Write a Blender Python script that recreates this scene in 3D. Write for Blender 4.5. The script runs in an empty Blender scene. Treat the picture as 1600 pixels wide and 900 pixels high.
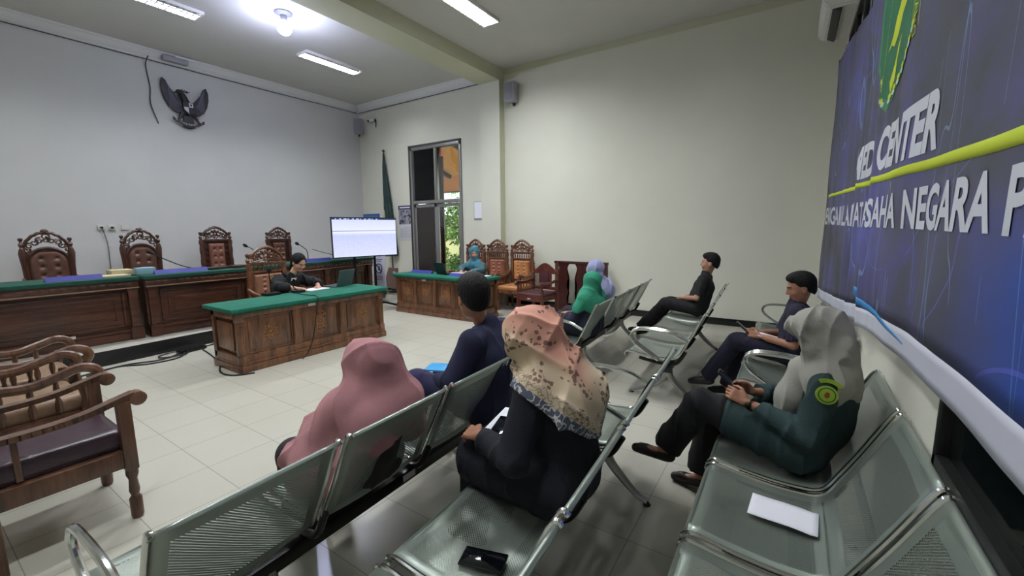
import bpy, bmesh, math, random
import numpy as np
from mathutils import Vector, Matrix, Euler
random.seed(7)
PI = math.pi
SC = bpy.context.scene
COL = SC.collection
# ------------------------------------------------------------------ camera, world, lights, exposure
cam_d = bpy.data.cameras.new('camera')
cam = bpy.data.objects.new('camera', cam_d)
COL.objects.link(cam)
cam_d.sensor_width = 36.0
cam_d.lens = 36.0 * 659.3 / 1600.0
cam_d.clip_start = 0.05
_R = Matrix(((0.8356093908577555, -0.06942748648076308, 0.5449190490626056),
             (0.5492522492869779, 0.1216380552073901, -0.826756403167559),
             (-0.008883274369635721, 0.9901434278155501, 0.13977510432886964)))
cam.matrix_world = Matrix.Translation((0, 0, 1.65)) @ _R.to_4x4()
SC.camera = cam
SC.view_settings.view_transform = 'Standard'
SC.view_settings.look = 'None'
SC.view_settings.exposure = 0.12
SC.view_settings.gamma = 1.0
SC.view_settings.use_curve_mapping = False
SC.cycles.transparent_max_bounces = 24
SC.cycles.max_bounces = 8
SC.cycles.use_denoising = True
world = bpy.data.worlds.new('world')
SC.world = world
world.use_nodes = True
_n = world.node_tree.nodes
_bg = _n['Background']
_sky = _n.new('ShaderNodeTexSky')
_sky.sky_type = 'HOSEK_WILKIE'
_sky.turbidity = 5.0
_sky.sun_direction = Vector((-0.3, 0.5, 0.8)).normalized()
_mix = _n.new('ShaderNodeMix'); _mix.data_type = 'RGBA'
_mix.inputs['Factor'].default_value = 0.6
_mix.inputs['B'].default_value = (1, 1, 1, 1)
world.node_tree.links.new(_sky.outputs[0], _mix.inputs['A'])
world.node_tree.links.new(_mix.outputs['Result'], _bg.inputs[0])
_bg.inputs[1].default_value = 6.0

def lamp(name, kind, loc, energy, color=(1, 1, 1), rot=(0, 0, 0), size=None, sy=None, parent=None):
    d = bpy.data.lights.new(name, kind)
    d.energy = energy; d.color = color
    if kind == 'AREA':
        d.shape = 'RECTANGLE'; d.size = size; d.size_y = sy
    elif kind == 'POINT':
        d.shadow_soft_size = size
    o = bpy.data.objects.new(name, d); COL.objects.link(o)
    o.location = loc; o.rotation_euler = rot
    if parent: o.parent = parent
    return o
LAMP_W = 62.0       # one fluorescent troffer
BULB_W = 62.0
CEIL = 4.95
sun = bpy.data.lights.new('sun', 'SUN'); sun.energy = 5.0; sun.angle = 0.02
sun_o = bpy.data.objects.new('sun', sun); COL.objects.link(sun_o)
sun_o.rotation_euler = Vector((0.3, -0.25, 0.9)).to_track_quat('Z', 'Y').to_euler()

# ------------------------------------------------------------------ materials
MATS = {}
def lin(c):
    return tuple(((v/255.0)/12.92 if v/255.0 <= 0.04045 else ((v/255.0+0.055)/1.055)**2.4) for v in c) + (1.0,)
class NT:
    def __init__(s, m):
        s.t = m.node_tree; s.n = s.t.nodes; s.b = s.n['Principled BSDF']
    def new(s, typ, **kw):
        n = s.n.new('ShaderNode' + typ)
        for k, v in kw.items(): setattr(n, k, v)
        return n
    def link(s, a, b): s.t.links.new(a, b)
    def math(s, op, a, b=None, c=None):
        n = s.new('Math', operation=op)
        for i, v in enumerate((a, b, c)):
            if v is None: continue
            if isinstance(v, (int, float)): n.inputs[i].default_value = v
            else: s.link(v, n.inputs[i])
        return n.outputs[0]
    def mix(s, f, a, b):
        n = s.new('Mix', data_type='RGBA')
        for k, v in (('Factor', f), ('A', a), ('B', b)):
            if isinstance(v, (int, float, tuple)): n.inputs[k].default_value = v
            else: s.link(v, n.inputs[k])
        return n.outputs['Result']
    def ramp(s, f, stops):
        n = s.new('ValToRGB'); e = n.color_ramp.elements
        while len(e) < len(stops): e.new(0.5)
        for i, (p, c) in enumerate(stops): e[i].position = p; e[i].color = c
        s.link(f, n.inputs[0]); return n.outputs[0]
    def noise(s, scale, detail=3, vec=None, rough=0.5, dist=0.0):
        n = s.new('TexNoise'); n.inputs['Scale'].default_value = scale
        n.inputs['Detail'].default_value = detail; n.inputs['Roughness'].default_value = rough
        n.inputs['Distortion'].default_value = dist
        if vec is not None: s.link(vec, n.inputs['Vector'])
        return n.outputs['Fac']
    def obj(s, scale=(1, 1, 1), rot=(0, 0, 0)):
        tc = s.new('TexCoord'); m = s.new('Mapping')
        m.inputs['Scale'].default_value = scale; m.inputs['Rotation'].default_value = rot
        s.link(tc.outputs['Object'], m.inputs[0]); return m.outputs[0]
    def bump(s, h, strength=0.3, dist=0.01):
        n = s.new('Bump'); n.inputs['Strength'].default_value = strength
        n.inputs['Distance'].default_value = dist
        s.link(h, n.inputs['Height']); s.link(n.outputs[0], s.b.inputs['Normal'])
def mat(name, rgb, rough=0.6, metal=0.0, var=0.0, vscale=4.0, bump=0.0, bscale=60.0, emit=None, es=0.0, spec=None, coat=0.0, sheen=0.0, alpha=None):
    if name in MATS: return MATS[name]
    m = bpy.data.materials.new(name); m.use_nodes = True
    N = NT(m); b = N.b; c = lin(rgb)
    b.inputs['Base Color'].default_value = c
    b.inputs['Roughness'].default_value = rough
    b.inputs['Metallic'].default_value = metal
    if spec is not None: b.inputs['Specular IOR Level'].default_value = spec
    if coat: b.inputs['Coat Weight'].default_value = coat; b.inputs['Coat Roughness'].default_value = 0.15
    if sheen: b.inputs['Sheen Weight'].default_value = sheen; b.inputs['Sheen Roughness'].default_value = 0.5
    if var:
        f = N.noise(vscale, 4, N.obj())
        lo = tuple(v*(1-var) for v in c[:3]) + (1,); hi = tuple(min(1, v*(1+var)) for v in c[:3]) + (1,)
        N.link(N.ramp(f, [(0.3, lo), (0.7, hi)]), b.inputs['Base Color'])
    if bump: N.bump(N.noise(bscale, 3, N.obj()), bump, 0.01)
    if emit:
        b.inputs['Emission Color'].default_value = lin(emit); b.inputs['Emission Strength'].default_value = es
    MATS[name] = m
    return m
def wood(name, dark, light, scale=1.0, rough=0.35, axis=2):
    m = bpy.data.materials.new(name); m.use_nodes = True
    N = NT(m); sc = [9*scale, 9*scale, 9*scale]; sc[axis] = 0.9*scale
    v = N.obj(tuple(sc))
    f = N.noise(1.6, 6, v, 0.6, 0.8); g = N.noise(9, 3, v)
    h = N.math('ADD', N.math('MULTIPLY', f, 0.75), N.math('MULTIPLY', g, 0.25))
    N.link(N.ramp(h, [(0.35, lin(dark)), (0.66, lin(light))]), N.b.inputs['Base Color'])
    N.b.inputs['Roughness'].default_value = rough
    N.b.inputs['Coat Weight'].default_value = 0.25; N.b.inputs['Coat Roughness'].default_value = 0.25
    N.bump(g, 0.12, 0.004)
    MATS[name] = m
    return m
W_DESK = wood('desk_wood', (62, 38, 25), (140, 94, 62))
W_BENCH = wood('judge_bench_wood', (38, 20, 14), (92, 54, 36), axis=1)
W_CHAIR = wood('carved_chair_wood', (60, 32, 20), (132, 82, 50))
W_DARK = wood('dark_chair_wood', (52, 32, 24), (112, 78, 56))
W_RAIL = wood('rail_wood', (42, 16, 14), (78, 34, 28))
W_MAROON = wood('red_brown_wood', (58, 24, 16), (112, 52, 32))
def cloth(name, rgb, rough=0.85, bump=0.35, var=0.12, sheen=0.15):
    return mat(name, rgb, rough=rough, var=var, vscale=6, bump=bump, bscale=220, sheen=0.0)
GREEN = cloth('green_felt', (0, 96, 76))
def leather(name, rgb, rough=0.38): return mat(name, rgb, rough=rough, var=0.15, vscale=8, bump=0.25, bscale=130, coat=0.1)
L_BROWN = leather('dark_brown_leather', (92, 62, 50))
L_TAN = leather('tan_leather', (176, 122, 76))
L_PINK = leather('rose_brown_leather', (150, 96, 74))
L_PURPLE = leather('dark_purple_leather', (58, 40, 50), 0.25)
L_SEAT = leather('beige_brown_leather', (134, 108, 84), 0.45)
STEEL = mat('chrome_steel', (205, 208, 205), rough=0.16, metal=1.0)
STEEL_D = mat('brushed_alloy', (158, 160, 156), rough=0.32, metal=1.0)
BLACK = mat('black_plastic', (16, 16, 18), rough=0.35)
BLACK_M = mat('black_metal', (14, 15, 15), rough=0.3, metal=0.3)
WHITE = mat('white_plastic', (222, 222, 218), rough=0.45)
PAPER = mat('white_paper', (232, 232, 240), rough=0.7)
GREYP = mat('grey_plastic', (150, 150, 156), rough=0.5)
ALU = mat('grey_aluminium', (150, 150, 148), rough=0.35, metal=0.6)
LABEL = mat('paper_label', (205, 200, 195), rough=0.6)
SCREEN_OFF = mat('dark_screen', (10, 14, 18), rough=0.08)
BLUE = mat('blue_name_board', (34, 34, 128), rough=0.5)

# ------------------------------------------------------------------ object bookkeeping
def tagit(o, label=None, cat=None, group=None, kind=None):
    if label: o['label'] = label
    if cat: o['category'] = cat
    if group: o['group'] = group
    if kind: o['kind'] = kind
    return o
def empty(name, loc=(0, 0, 0), rz=0.0, label=None, cat=None, group=None, kind=None):
    o = bpy.data.objects.new(name, None); COL.objects.link(o)
    o.empty_display_size = 0.1
    o.location = loc; o.rotation_euler = (0, 0, rz)
    return tagit(o, label, cat, group, kind)
def link_mesh(name, me, m, parent=None, smooth=True, **kw):
    o = bpy.data.objects.new(name, me); COL.objects.link(o)
    if m is not None:
        for x in (m if isinstance(m, (list, tuple)) else [m]): me.materials.append(x)
    if smooth: me.polygons.foreach_set('use_smooth', [True]*len(me.polygons))
    if parent is not None: o.parent = parent
    return tagit(o, **kw)
def done(name, bm, m, parent=None, smooth=None, loc=None, rot=None, **kw):
    me = bpy.data.meshes.new(name)
    bm.normal_update()
    if smooth is None:
        for e in bm.edges:
            if len(e.link_faces) == 2 and e.calc_face_angle(0) > 0.6: e.smooth = False
        for f in bm.faces: f.smooth = True
    bm.to_mesh(me); bm.free()
    o = link_mesh(name, me, m, parent, smooth=bool(smooth), **kw)
    if loc is not None: o.location = loc
    if rot is not None: o.rotation_euler = rot
    return o
def copy_tree(o, parent=None):
    c = o.copy(); COL.objects.link(c)
    if parent is not None: c.parent = parent
    for ch in list(o.children): copy_tree(ch, c)
    return c
def place(src, first, loc, rz, label=None, group=None):
    o = src if first else copy_tree(src)
    o.location = loc; o.rotation_euler = (0, 0, rz)
    if label: o['label'] = label
    if group: o['group'] = group
    return o

# ------------------------------------------------------------------ geometry helpers (all append to a bmesh)
def B(): return bmesh.new()
def box(bm, c, s, bev=0.0, rot=None, seg=2):
    t = bmesh.new(); bmesh.ops.create_cube(t, size=1.0)
    for v in t.verts: v.co = Vector((v.co.x*s[0], v.co.y*s[1], v.co.z*s[2]))
    if bev > 0:
        bmesh.ops.bevel(t, geom=t.edges[:], offset=min(bev, min(s)*0.45), segments=seg, affect='EDGES', profile=0.6)
    M = Matrix.Translation(c)
    if rot is not None: M = M @ Euler(rot).to_matrix().to_4x4()
    bmesh.ops.transform(t, matrix=M, verts=t.verts[:]); join(bm, t)
def bx(bm, x0, x1, y0, y1, z0, z1, bev=0.0):
    box(bm, ((x0+x1)/2, (y0+y1)/2, (z0+z1)/2), (abs(x1-x0), abs(y1-y0), abs(z1-z0)), bev)
def join(bm, t, M=None):
    vm = {}
    for v in t.verts: vm[v] = bm.verts.new(M @ v.co if M else v.co)
    for f in t.faces:
        try:
            nf = bm.faces.new([vm[v] for v in f.verts]); nf.material_index = f.material_index
        except ValueError: pass
    t.free()
def tube(bm, pts, r, n=10, close=False, caps=True, flat=1.0):
    pts = [Vector(p) for p in pts]; N = len(pts)
    rs = r if isinstance(r, (list, tuple)) else [r]*N
    rings = []; prev = None
    for i, p in enumerate(pts):
        if close: t = (pts[(i+1) % N]-pts[i-1])
        else: t = pts[min(i+1, N-1)]-pts[max(i-1, 0)]
        if t.length < 1e-9: t = Vector((0, 0, 1))
        t.normalize()
        if prev is None:
            a = Vector((0, 0, 1)) if abs(t.z) < 0.9 else Vector((1, 0, 0))
            u = t.cross(a).normalized()
        else:
            u = (prev - t*prev.dot(t))
            u = u.normalized() if u.length > 1e-6 else t.orthogonal().normalized()
        prev = u; w = t.cross(u)
        rings.append([bm.verts.new(p + (u*math.cos(2*PI*k/n) + w*math.sin(2*PI*k/n)*flat)*rs[i]) for k in range(n)])
    M = N if close else N-1
    for i in range(M):
        a, b = rings[i], rings[(i+1) % N]
        for k in range(n):
            bm.faces.new((a[k], a[(k+1) % n], b[(k+1) % n], b[k]))
    if caps and not close:
        bm.faces.new(rings[0][::-1]); bm.faces.new(rings[-1])
def spline(pts, n=8):
    P = [Vector(p) for p in pts]; P = [P[0]*2-P[1]] + P + [P[-1]*2-P[-2]]; out = []
    for i in range(1, len(P)-2):
        for k in range(n):
            t = k/n; a, b, c, d = P[i-1], P[i], P[i+1], P[i+2]
            out.append(0.5*((2*b)+(c-a)*t+(2*a-5*b+4*c-d)*t*t+(3*b-a-3*c+d)*t**3))
    out.append(P[-2]); return out
def lathe(bm, prof, c=(0, 0, 0), n=14, M=None):
    rings = []
    for r, z in prof:
        ring = []
        for k in range(n):
            v = Vector((r*math.cos(2*PI*k/n), r*math.sin(2*PI*k/n), z))
            if M: v = M @ v
            ring.append(bm.verts.new(v+Vector(c)))
        rings.append(ring)
    for a, b in zip(rings, rings[1:]):
        for k in range(n): bm.faces.new((a[k], a[(k+1) % n], b[(k+1) % n], b[k]))
    bm.faces.new(rings[0][::-1]); bm.faces.new(rings[-1])
def ball(bm, c, r, s=(1, 1, 1), seg=12):
    t = bmesh.new(); bmesh.ops.create_uvsphere(t, u_segments=seg, v_segments=max(6, seg//2), radius=r)
    for v in t.verts: v.co = Vector((v.co.x*s[0], v.co.y*s[1], v.co.z*s[2]))+Vector(c)
    join(bm, t)
def prism(bm, poly, d0, d1, M=None):
    """polygon in (a,b) extruded from depth d0 to d1; default axes: a->Y, b->Z, depth->X"""
    def P(a, b, d):
        v = Vector((d, a, b)); return M @ v if M else v
    A = [bm.verts.new(P(a, b, d0)) for a, b in poly]; Bv = [bm.verts.new(P(a, b, d1)) for a, b in poly]
    n = len(poly)
    f1 = bm.faces.new(A[::-1]); f2 = bm.faces.new(Bv)
    for i in range(n): bm.faces.new((A[i], A[(i+1) % n], Bv[(i+1) % n], Bv[i]))
    bmesh.ops.triangulate(bm, faces=[f1, f2], ngon_method='EAR_CLIP')
def turned(h, r, beads=3):
    """turned post profile of height h with max radius r"""
    pr = []; n = 12*beads
    for i in range(n+1):
        t = i/n
        q = 0.62 + 0.38*abs(math.sin(PI*beads*t)) + (0.12 if i % 12 in (5, 6, 7) else 0)
        if i % 12 == 0: q = 0.9
        pr.append((r*min(q, 1.0), h*t))
    return pr

# ------------------------------------------------------------------ signed-distance modelling for people and draped cloth
BIG = 0.25
class SDF:
    def __init__(s, lo, hi, h):
        s.lo = np.array(lo, float); s.h = h
        s.n = np.ceil((np.array(hi)-s.lo)/h).astype(int)+1
        s.V = np.full(s.n, BIG, np.float32)
        s.ax = [s.lo[i]+h*np.arange(s.n[i]) for i in range(3)]
    def blk(s, lo, hi):
        a = np.maximum(0, np.floor((np.array(lo)-s.lo)/s.h).astype(int))
        b = np.minimum(s.n, np.ceil((np.array(hi)-s.lo)/s.h).astype(int)+1)
        if (b <= a).any(): return None
        sl = tuple(slice(a[i], b[i]) for i in range(3))
        X, Y, Z = np.meshgrid(*[s.ax[i][sl[i]] for i in range(3)], indexing='ij', sparse=True)
        return sl, X, Y, Z
    def comb(s, sl, d, k, sub):
        V = s.V[sl]; d = d.astype(np.float32)
        if sub:
            d = -d
            if k > 0:
                hh = np.maximum(k-np.abs(V-d), 0)/k; s.V[sl] = np.maximum(V, d)+hh*hh*k*0.25
            else: s.V[sl] = np.maximum(V, d)
        else:
            if k > 0:
                hh = np.maximum(k-np.abs(V-d), 0)/k; s.V[sl] = np.minimum(V, d)-hh*hh*k*0.25
            else: s.V[sl] = np.minimum(V, d)
    def cap(s, a, b, r1, r2=None, k=0.02, sub=False):
        r2 = r1 if r2 is None else r2
        a = np.array(a, float); b = np.array(b, float); m = max(r1, r2)+k+3*s.h+0.01
        q = s.blk(np.minimum(a, b)-m, np.maximum(a, b)+m)
        if q is None: return
        sl, X, Y, Z = q; ab = b-a; L = max(ab@ab, 1e-9)
        t = np.clip(((X-a[0])*ab[0]+(Y-a[1])*ab[1]+(Z-a[2])*ab[2])/L, 0, 1)
        d = np.sqrt((X-a[0]-t*ab[0])**2+(Y-a[1]-t*ab[1])**2+(Z-a[2]-t*ab[2])**2)-(r1+(r2-r1)*t)
        s.comb(sl, d, k, sub)
    def ell(s, c, r, k=0.02, sub=False, F=None):
        """F: 3x3 rows = local axes in grid space"""
        c = np.array(c, float); r = np.array(r, float); m = r.max()+k+3*s.h+0.01
        ext = r+k+3*s.h+0.01 if F is None else m
        q = s.blk(c-ext, c+ext)
        if q is None: return
        sl, X, Y, Z = q; x, y, z = X-c[0], Y-c[1], Z-c[2]
        if F is not None: x, y, z = [F[i][0]*x+F[i][1]*y+F[i][2]*z for i in range(3)]
        k0 = np.sqrt((x/r[0])**2+(y/r[1])**2+(z/r[2])**2)
        k1 = np.sqrt((x/r[0]**2)**2+(y/r[1]**2)**2+(z/r[2]**2)**2)
        d = k0*(k0-1)/np.maximum(k1, 1e-6)
        s.comb(sl, d, k, sub)
    def half(s, p, n, k=0.01, box=None):
        """keep the side where (x-p).n < 0, inside box (lo,hi) if given"""
        q = s.blk(s.lo, s.lo+s.h*s.n) if box is None else s.blk(*box)
        if q is None: return
        sl, X, Y, Z = q; n = np.array(n, float); n /= np.linalg.norm(n)
        d = -((X-p[0])*n[0]+(Y-p[1])*n[1]+(Z-p[2])*n[2])
        s.comb(sl, d+0*s.V[sl], k, True)
    def warp(s, fn):
        X, Y, Z = np.meshgrid(*s.ax, indexing='ij', sparse=True)
        band = np.abs(s.V) < 0.05
        d = fn(X.astype(np.float32), Y.astype(np.float32), Z.astype(np.float32))
        s.V = np.where(band, s.V+d, s.V).astype(np.float32)
    def mesh(s):
        V = s.V.copy()
        for ax in range(3):
            sl = [slice(None)]*3
            for e in (0, -1): sl[ax] = e; V[tuple(sl)] = np.maximum(V[tuple(sl)], 0.001)
        I = V < 0
        c = [I[i:I.shape[0]-1+i, j:I.shape[1]-1+j, k:I.shape[2]-1+k] for i in (0, 1) for j in (0, 1) for k in (0, 1)]
        cnt = sum(x.astype(np.int8) for x in c)
        act = (cnt > 0) & (cnt < 8)
        idx = np.argwhere(act); N = len(idx)
        num = np.full(act.shape, -1, np.int32); num[act] = np.arange(N)
        off = [(i, j, k) for i in (0, 1) for j in (0, 1) for k in (0, 1)]
        val = np.stack([V[idx[:, 0]+o[0], idx[:, 1]+o[1], idx[:, 2]+o[2]] for o in off], 1)
        P = np.zeros((N, 3)); W = np.zeros(N)
        for a in range(8):
            for b in range(a+1, 8):
                df = [off[b][q]-off[a][q] for q in range(3)]
                if sum(abs(q) for q in df) != 1: continue
                va, vb = val[:, a], val[:, b]; cr = (va < 0) != (vb < 0)
                t = np.where(cr, va/np.where(cr, va-vb, 1), 0)
                for q in range(3): P[:, q] += np.where(cr, off[a][q]+t*df[q], 0)
                W += cr
        P = (idx+P/W[:, None])*s.h+s.lo
        quads = []
        for ax in range(3):
            o1, o2 = [(1, 2), (2, 0), (0, 1)][ax]
            sa = [slice(None)]*3; sb = [slice(None)]*3
            sa[ax] = slice(0, -1); sb[ax] = slice(1, None)
            A, Bb = I[tuple(sa)], I[tuple(sb)]
            e = np.argwhere(A != Bb)
            e = e[(e[:, o1] > 0) & (e[:, o2] > 0)]
            e = e[(e[:, o1] < act.shape[o1]) & (e[:, o2] < act.shape[o2])]
            fl = A[e[:, 0], e[:, 1], e[:, 2]]
            d1 = np.zeros(3, int); d1[o1] = 1; d2 = np.zeros(3, int); d2[o2] = 1
            g = lambda q: num[q[:, 0], q[:, 1], q[:, 2]]
            Q = np.stack([g(e-d1-d2), g(e-d2), g(e), g(e-d1)], 1)
            Q = np.where(fl[:, None], Q, Q[:, ::-1]); quads.append(Q)
        Q = np.concatenate(quads); Q = Q[(Q >= 0).all(1)]
        # light smoothing
        for lam in (0.5, -0.52, 0.5):
            S = np.zeros_like(P); C = np.zeros(N)
            for a, b in ((0, 1), (1, 2), (2, 3), (3, 0)):
                for u, v in ((a, b), (b, a)):
                    np.add.at(S, Q[:, u], P[Q[:, v]]); np.add.at(C, Q[:, u], 1)
            P = P + lam*(S/np.maximum(C, 1)[:, None]-P)
        return P, Q
def np_mesh(name, P, Q, mats, parent=None, mi=None, **kw):
    me = bpy.data.meshes.new(name)
    me.vertices.add(len(P)); me.vertices.foreach_set('co', P.astype(np.float32).ravel())
    me.loops.add(len(Q)*4); me.loops.foreach_set('vertex_index', Q.astype(np.int32).ravel())
    me.polygons.add(len(Q)); me.polygons.foreach_set('loop_start', np.arange(len(Q), dtype=np.int32)*4)
    me.update(calc_edges=True)
    o = link_mesh(name, me, mats, parent, **kw)
    if mi is not None: me.polygons.foreach_set('material_index', mi.astype(np.int32))
    me.validate(); return o
# ------------------------------------------------------------------ room shell
XA, YB, XC, YD = -10.1, 7.78, 0.46, -3.2
def wall_mat(name, rgb):
    m = bpy.data.materials.new(name); m.use_nodes = True; N = NT(m)
    f = N.noise(1.3, 5, N.obj()); c = lin(rgb)
    N.link(N.ramp(f, [(0.3, tuple(v*0.95 for v in c[:3])+(1,)), (0.7, c)]), N.b.inputs['Base Color'])
    N.b.inputs['Roughness'].default_value = 0.75
    N.bump(N.noise(9, 6, N.obj(), 0.65), 0.12, 0.02)
    return m
M_WALL_A = wall_mat('front_wall_paint', (205, 205, 203))
M_WALL_B = wall_mat('side_wall_paint', (216, 215, 200))
M_OLIVE = wall_mat('pale_olive_paint', (198, 198, 172))
M_CEIL = wall_mat('ceiling_paint', (198, 197, 192))
M_CROWN = wall_mat('cornice_paint', (216, 216, 214))
# floor tiles
m = bpy.data.materials.new('polished_floor_tile'); m.use_nodes = True; N = NT(m)
tc = N.new('TexCoord'); sep = N.new('SeparateXYZ'); N.link(tc.outputs['Object'], sep.inputs[0])
P = 0.452
def cell(o, off):
    q = N.math('ADD', N.math('DIVIDE', N.math('ADD', o, off), P), 100.0)
    fr = N.math('FRACT', q); g = N.math('MINIMUM', fr, N.math('SUBTRACT', 1.0, fr))
    return g, N.math('FLOOR', q)
gx, ix = cell(sep.outputs[0], 3.33); gy, iy = cell(sep.outputs[1], -1.13)
g = N.math('MINIMUM', gx, gy)
grout = N.math('LESS_THAN', g, 0.0045)
cmb = N.new('CombineXYZ'); N.link(ix, cmb.inputs[0]); N.link(iy, cmb.inputs[1])
wn = N.new('TexWhiteNoise'); N.link(cmb.outputs[0], wn.inputs['Vector'])
cl = N.noise(3.0, 5, tc.outputs['Object'], 0.6, 0.6)
base = N.mix(N.math('MULTIPLY', wn.outputs['Value'], 0.35), lin((190, 187, 174)), lin((180, 178, 164)))
base = N.mix(N.math('MULTIPLY', cl, 0.25), base, lin((168, 164, 148)))
N.link(N.mix(grout, base, lin((142, 138, 126))), N.b.inputs['Base Color'])
N.b.inputs['Roughness'].default_value = 0.16
rr = N.math('ADD', 0.17, N.math('MULTIPLY', cl, 0.10)); N.link(rr, N.b.inputs['Roughness'])
N.bump(N.math('MINIMUM', g, 0.008), 0.5, 0.05)
M_FLOOR = m
b = B(); bx(b, XA-.2, XC+.2, YD-.2, YB+.2, -.12, 0)
done('floor', b, M_FLOOR, kind='structure')
b = B(); bx(b, XA-.2, XC+.2, YD-.2, YB+.2, CEIL, CEIL+.12)
done('ceiling', b, M_CEIL, kind='structure')
b = B(); bx(b, XA-.2, XA, YD-.2, YB+.2, 0, CEIL)
done('wall_front', b, M_WALL_A, kind='structure')
# side wall with the doorway (door opening x -8.12..-6.5, z 0..3.65)
DX0, DX1, DZ = -8.15, -6.50, 3.66
b = B()
bx(b, XA, DX0, YB, YB+.2, 0, CEIL); bx(b, DX1, XC+.2, YB, YB+.2, 0, CEIL); bx(b, DX0, DX1, YB, YB+.2, DZ, CEIL)
done('wall_side', b, M_WALL_B, kind='structure')
b = B(); bx(b, XA-.2, XC+.2, YD-.2, YD, 0, CEIL)
done('wall_rear', b, M_WALL_B, kind='structure')
# wall with windows behind the banner
W1 = (-1.6, 1.86, 0.86, 3.9); W2 = (5.0, 7.22, 0.74, 4.05)
b = B()
ys = [YD, W1[0], W1[1], W2[0], W2[1], YB]
bx(b, XC, XC+.2, YD, W1[0], 0, CEIL); bx(b, XC, XC+.2, W1[1], W2[0], 0, CEIL); bx(b, XC, XC+.2, W2[1], YB, 0, CEIL)
for w in (W1, W2):
    bx(b, XC, XC+.2, w[0], w[1], 0, w[2]); bx(b, XC, XC+.2, w[0], w[1], w[3], CEIL)
done('wall_banner', b, M_WALL_B, kind='structure')
M_TINT = mat('dark_tinted_glass', (14, 17, 17), rough=0.06, spec=0.6)
M_FRAME = mat('black_window_frame', (22, 22, 22), rough=0.4)
for i, (w, nm) in enumerate(((W1, 4), (W2, 3))):
    r = empty('window_%d' % (i+1), (XC, (w[0]+w[1])/2, w[2]), kind='structure')
    f = B(); y0, y1 = w[0]-(w[0]+w[1])/2, w[1]-(w[0]+w[1])/2; h = w[3]-w[2]
    for a in (y0, y1): bx(f, -.02, .05, a-.035 if a > 0 else a, a if a > 0 else a+.035, 0, h, .004)
    bx(f, -.02, .12, y0, y1, 0, .05, .004); bx(f, -.02, .12, y0, y1, h-.05, h, .004)
    for k in range(1, nm):
        yy = y0+(y1-y0)*k/nm; bx(f, -.012, .05, yy-.025, yy+.025, 0, h, .004)
    bx(f, .0, .1, y0, y1, h*.68-.02, h*.68+.02, .004)
    done('window_frame', f, M_FRAME, r)
    g_ = B(); bx(g_, .010, .016, y0+.02, y1-.02, .03, h-.03); done('glass_pane', g_, M_TINT, r)
    s = B(); bx(s, -.025, .05, y0-.02, y1+.02, -.035, .0, .005); done('window_sill', s, M_FRAME, r)
# beam and pilaster
b = B(); bx(b, -5.83, -5.29, YD, YB, 4.70, CEIL)
done('trim_1', b, M_OLIVE, kind='structure')
b = B(); bx(b, -5.80, -5.29, 7.60, YB, 0, 4.70)
done('trim_2', b, M_WALL_B, kind='structure')
b = B(); bx(b, -5.292, -5.282, 7.60, YB, 0, 4.70)
done('trim_3', b, M_OLIVE, kind='structure')
# cornices
def cornice(name, a, c, inward, z1=CEIL, s=0.16):
    b = B(); a = Vector(a); c = Vector(c); inn = Vector(inward)
    prof = [(0, 0), (0, -s), (.02, -s), (.025, -s+.03), (.05, -s+.045), (.085, -s+.09), (.12, -.03), (.14, -.03), (.145, 0)]
    A = [b.verts.new(a+inn*p+Vector((0, 0, z1+q))) for p, q in prof]; C_ = [b.verts.new(c+inn*p+Vector((0, 0, z1+q))) for p, q in prof]
    for i in range(len(prof)): j = (i+1) % len(prof); b.faces.new((A[i], A[j], C_[j], C_[i]))
    b.faces.new(A[::-1]); b.faces.new(C_); bmesh.ops.recalc_face_normals(b, faces=b.faces[:])
    return done(name, b, M_CROWN, kind='structure')
cornice('trim_4', (XA, YD, 0), (XA, YB, 0), (1, 0, 0))
cornice('trim_5', (XA, YB, 0), (-5.83, YB, 0), (0, -1, 0))
# faint shallow band along the top of the side wall right of the beam
b = B(); bx(b, -5.29, XC, YB-.012, YB, CEIL-.11, CEIL)
done('trim_6', b, M_OLIVE, kind='structure')
# baseboards
M_BASE = mat('black_baseboard_tile', (20, 22, 20), rough=0.2)
for nm, a in (('baseboard_side', (-5.28, XC, YB-.015, YB)), ('baseboard_banner', (XC-.015, XC, YD, YB)), ('baseboard_door', (XA, DX0, YB-.015, YB))):
    b = B(); bx(b, a[0], a[1], a[2], a[3], 0, .12, .003); done(nm, b, M_BASE, kind='structure')
# platform under the judges' benches
b = B()
prism(b, [(-7.02, YD+.3), (-7.02, 1.5), (-7.16, 3.2), (-7.5, 5.2), (-8.25, 6.85), (-9.3, YB-.02), (XA+.01, YB-.02), (XA+.01, YD+.3)], 0.0, 0.185,
      M=Matrix(((0, 1, 0, 0), (0, 0, 1, 0), (1, 0, 0, 0), (0, 0, 0, 1))))
bmesh.ops.recalc_face_normals(b, faces=b.faces[:])
for f in b.faces: f.material_index = 1 if abs(f.normal.z) < .5 else 0
M_PLAT = mat('platform_tile', (186, 182, 172), rough=0.25, var=0.05)
M_RISER = mat('black_riser', (20, 22, 24), rough=0.3)
done('trim_7', b, [M_PLAT, M_RISER], kind='structure')
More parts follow.
